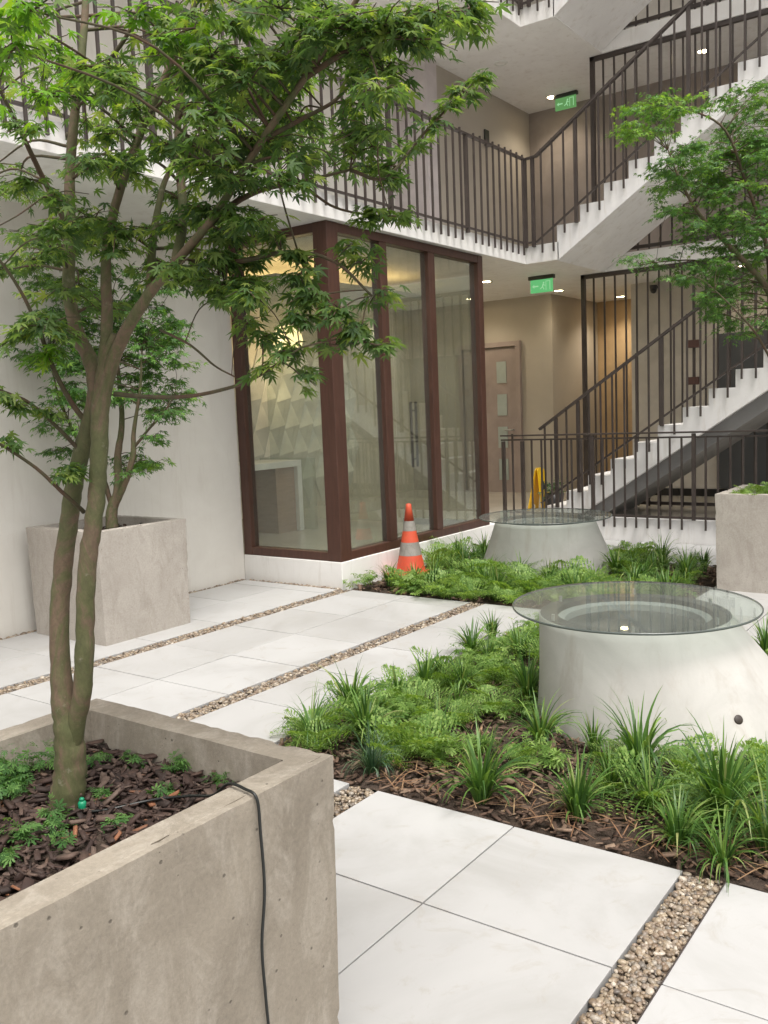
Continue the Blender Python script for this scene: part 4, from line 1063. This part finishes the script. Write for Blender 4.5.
# ferns in beds
pts = []
for _ in range(250):
    x, y = random.uniform(2.95, 5.38), random.uniform(-.35, 2.78)
    if math.hypot(x-4.27, y-1.40) < .70: continue
    edge_d = x-2.765
    if y < 1.9 and edge_d < .30 and random.random() < .88: continue
    if y < 1.9 and edge_d < .6 and random.random() < .35: continue
    pts.append(((x, y, .005), random.choice([.65, .8, 1.0, 1.3])*random.uniform(.85, 1.1)))
ferns('fern_patch', pts, .165, 'low light green lacy ferns spread between the tufts of the near bed')
pts = []
for _ in range(130):
    x, y = random.uniform(6.02, 8.2), random.uniform(2.25, 4.76)
    if math.hypot(x-7.64, y-3.68) < .68 or math.hypot(x-CX0+.12, y-CY0+.1) < .36: continue
    if x < 6.5 or random.random() < .6: pts.append(((x, y, .01), random.uniform(.8, 1.3)))
ferns('fern_patch', pts, .23, 'bright green feathery ferns around the cone in the far bed')
# ferns in planters
z = .69; pts = []
for x, y, s in [(1.02, 1.86, 1), (1.10, 1.90, 1.1), (.95, 1.80, .9), (1.20, 1.86, .9), (1.05, 1.78, .7), (.90, 1.72, .7), (1.31, 1.72, .5), (1.33, 1.60, .5), (1.34, 1.45, .35), (1.29, 1.80, .55), (1.03, 1.62, .5), (1.00, 1.58, .4), (.93, 1.60, .5), (1.15, 1.62, .35), (.97, 1.50, .35), (1.23, 1.52, .3), (1.09, 1.50, .25), (.86, 1.88, 1), (.78, 1.80, .8), (1.17, 1.75, .5), (.88, 1.55, .35)]:
    pts.append(((x, y, z), s))
def herbs(name, pts, R0, leaf, n, label, mat):
    P, Dd, sz = [], [], []
    for (x, y, z), sc in pts:
        stems = max(4, int(9*sc))
        for k in range(stems):
            a = random.uniform(0, 6.28); ln = R0*sc*random.uniform(.5, 1.15); el = random.uniform(.25, 1.25)
            tip = np.array([math.cos(a)*math.cos(el), math.sin(a)*math.cos(el), math.sin(el)])*ln
            for q in range(n):
                t = .35+.65*(q+random.random())/n
                p = np.array([x, y, z])+tip*t+rng.normal(0, leaf*.42, 3)*[1, 1, .5]
                P.append(p); Dd.append(tip/ln+rng.normal(0, .8, 3)); sz.append(leaf*random.uniform(.55, 1.2))
    o = bulk(name, HT[0], HT[1], leaf_frames(np.array(P), np.array(Dd), np.array(sz), .15, .35), mat, org=pts[0][0])
    return tag(o, label, 'ferns', kind='stuff')
# deeply cut little leaf: five narrow toothed fingers
_v, _f = [(0, 0, 0)], []
for a_, L_ in ((-75, .6), (-36, .85), (0, 1.0), (36, .85), (75, .6)):
    c_, s_ = math.cos(R_(a_)), math.sin(R_(a_)); n0 = len(_v)
    for u_, w_ in ((.35, .05), (.55, .14), (.7, .07), (.82, .11), (1.0, 0), (.82, -.11), (.7, -.07), (.55, -.14), (.35, -.05)):
        _v.append(((c_*u_-s_*w_)*L_, (s_*u_+c_*w_)*L_, -.15*u_*u_))
    _f.append((0,)+tuple(range(n0, n0+9)))
HT = (_v, _f)
pts = [((x, y, zz), s_*1.25) for (x, y, zz), s_ in pts]+[((1.0+random.uniform(-.25, .12), 1.84+random.uniform(-.1, .1), .69), random.uniform(1.1, 1.7)) for _ in range(9)]
herbs('fern_patch', pts, .062, .021, 9, 'small deep green ferns growing round the trunk in the foreground planter', 'fern_deep')
pts = []
for _ in range(120):
    x, y = random.uniform(2.86, 5.36), random.uniform(-.3, 2.78)
    if math.hypot(x-4.27, y-1.40) < .72 or any(math.hypot(x-t[0], y-t[1]) < .17 for t in tufts[:24]): continue
    pts.append(((x, y, .01), random.uniform(.7, 1.2) if x > 3.15 or y > 1.9 else random.uniform(.3, .6)))
herbs('leafy_ground_cover', pts, .15, .042, 9, 'loose pale green leafy plants mixed through the near bed', 'fern')
pts = [((random.uniform(6.02, 7.0), random.uniform(2.4, 4.74), .01), random.uniform(.8, 1.2)) for _ in range(60)]
pts = [p for p in pts if math.hypot(p[0][0]-7.64, p[0][1]-3.68) > .72 and math.hypot(p[0][0]-CX0+.12, p[0][1]-CY0+.1) > .34]
herbs('leafy_ground_cover', pts, .17, .05, 8, 'bright leafy plants along the front of the far bed', 'fern')
pts = [((7.25+random.uniform(0, .66), 1.27+random.uniform(0, .66), .71), random.uniform(.6, .95)) for _ in range(26)]
ferns('fern_patch', pts, .15, 'green ferns topping the concrete planter at the right edge')
# small weeds : leaflets on low stems
# dry blades on the mulch
n = 330; P = np.stack([2.80+rng.gamma(1.6, .14, n), rng.uniform(.3, 2.2, n), rng.uniform(.008, .03, n)], 1)
STW = ([(-.5, -.012, 0), (0, -.02, .03), (.5, -.004, 0), (.5, .004, 0), (0, .02, .032), (-.5, .012, 0)], [(0, 1, 4, 5), (1, 2, 3, 4)])
ln = rng.uniform(.05, .16, n)
o = bulk('dry_leaf_litter', STW[0], STW[1], pack(rotm(n, rng.normal(0, .2, n)), np.stack([ln, np.full(n, .13), ln], 1), P), 'straw', org=(2.8, 1, 0)); tag(o, 'dry brown grass blades littering the mulch by the paving edge', 'leaf litter', kind='stuff')

# drain plug on the near well, seated on its sloping side
def well_surface(ang, z):
    t = z/.475; cx_ = 4.27+(4.20-4.27)*t; cy_ = 1.40+(1.57-1.40)*t; r_ = .66+(.455-.66)*(t**.9)
    return Vector((cx_+r_*math.cos(ang), cy_+r_*math.sin(ang), z))
best = None
for a in np.linspace(math.pi, 2*math.pi, 241):
    for z in np.linspace(.03, .45, 60):
        p = well_surface(a, z); c = CAMR.T@np.array([p.x, p.y, p.z-H]); e_ = (CX+F*c[0]/c[2]-738)**2+(CY+F*c[1]/c[2]-719)**2
        if best is None or e_ < best[0]: best = (e_, a, z, p)
nrm = Vector((math.cos(best[1]), math.sin(best[1]), .4)).normalized()
ko = bpy.data.objects.new('drain_outlet', kme); COL.objects.link(ko); kme.materials.append(M['rail'])
ko.parent = W1; ko.location = best[3]-ORG[W1.name]-nrm*.001; ko.rotation_euler = nrm.to_track_quat('Z', 'Y').to_euler()
for p in kme.polygons: p.use_smooth = True

# dark pot plant behind the stair foot
pp = empty('potted_plant', (10.1, 4.75, .2), 'small dark leafy plant in a black pot at the lower stair foot', 'potted plant')
MB().lathe([(.09, .2), (.12, .42), (.11, .42), (.10, .39)], (10.15, 4.78), 24).build('pot', 'rubber', pp, smooth=True)
n = 60; P = np.array([10.15, 4.78, .42])+rng.normal(0, .07, (n, 3))*[1, 1, .8]+[0, 0, .08]
bulk('foliage', MLs[0], MLs[1], leaf_frames(P, rng.normal(0, 1, (n, 3)), np.full(n, .10)), 'blade_dark', pp)
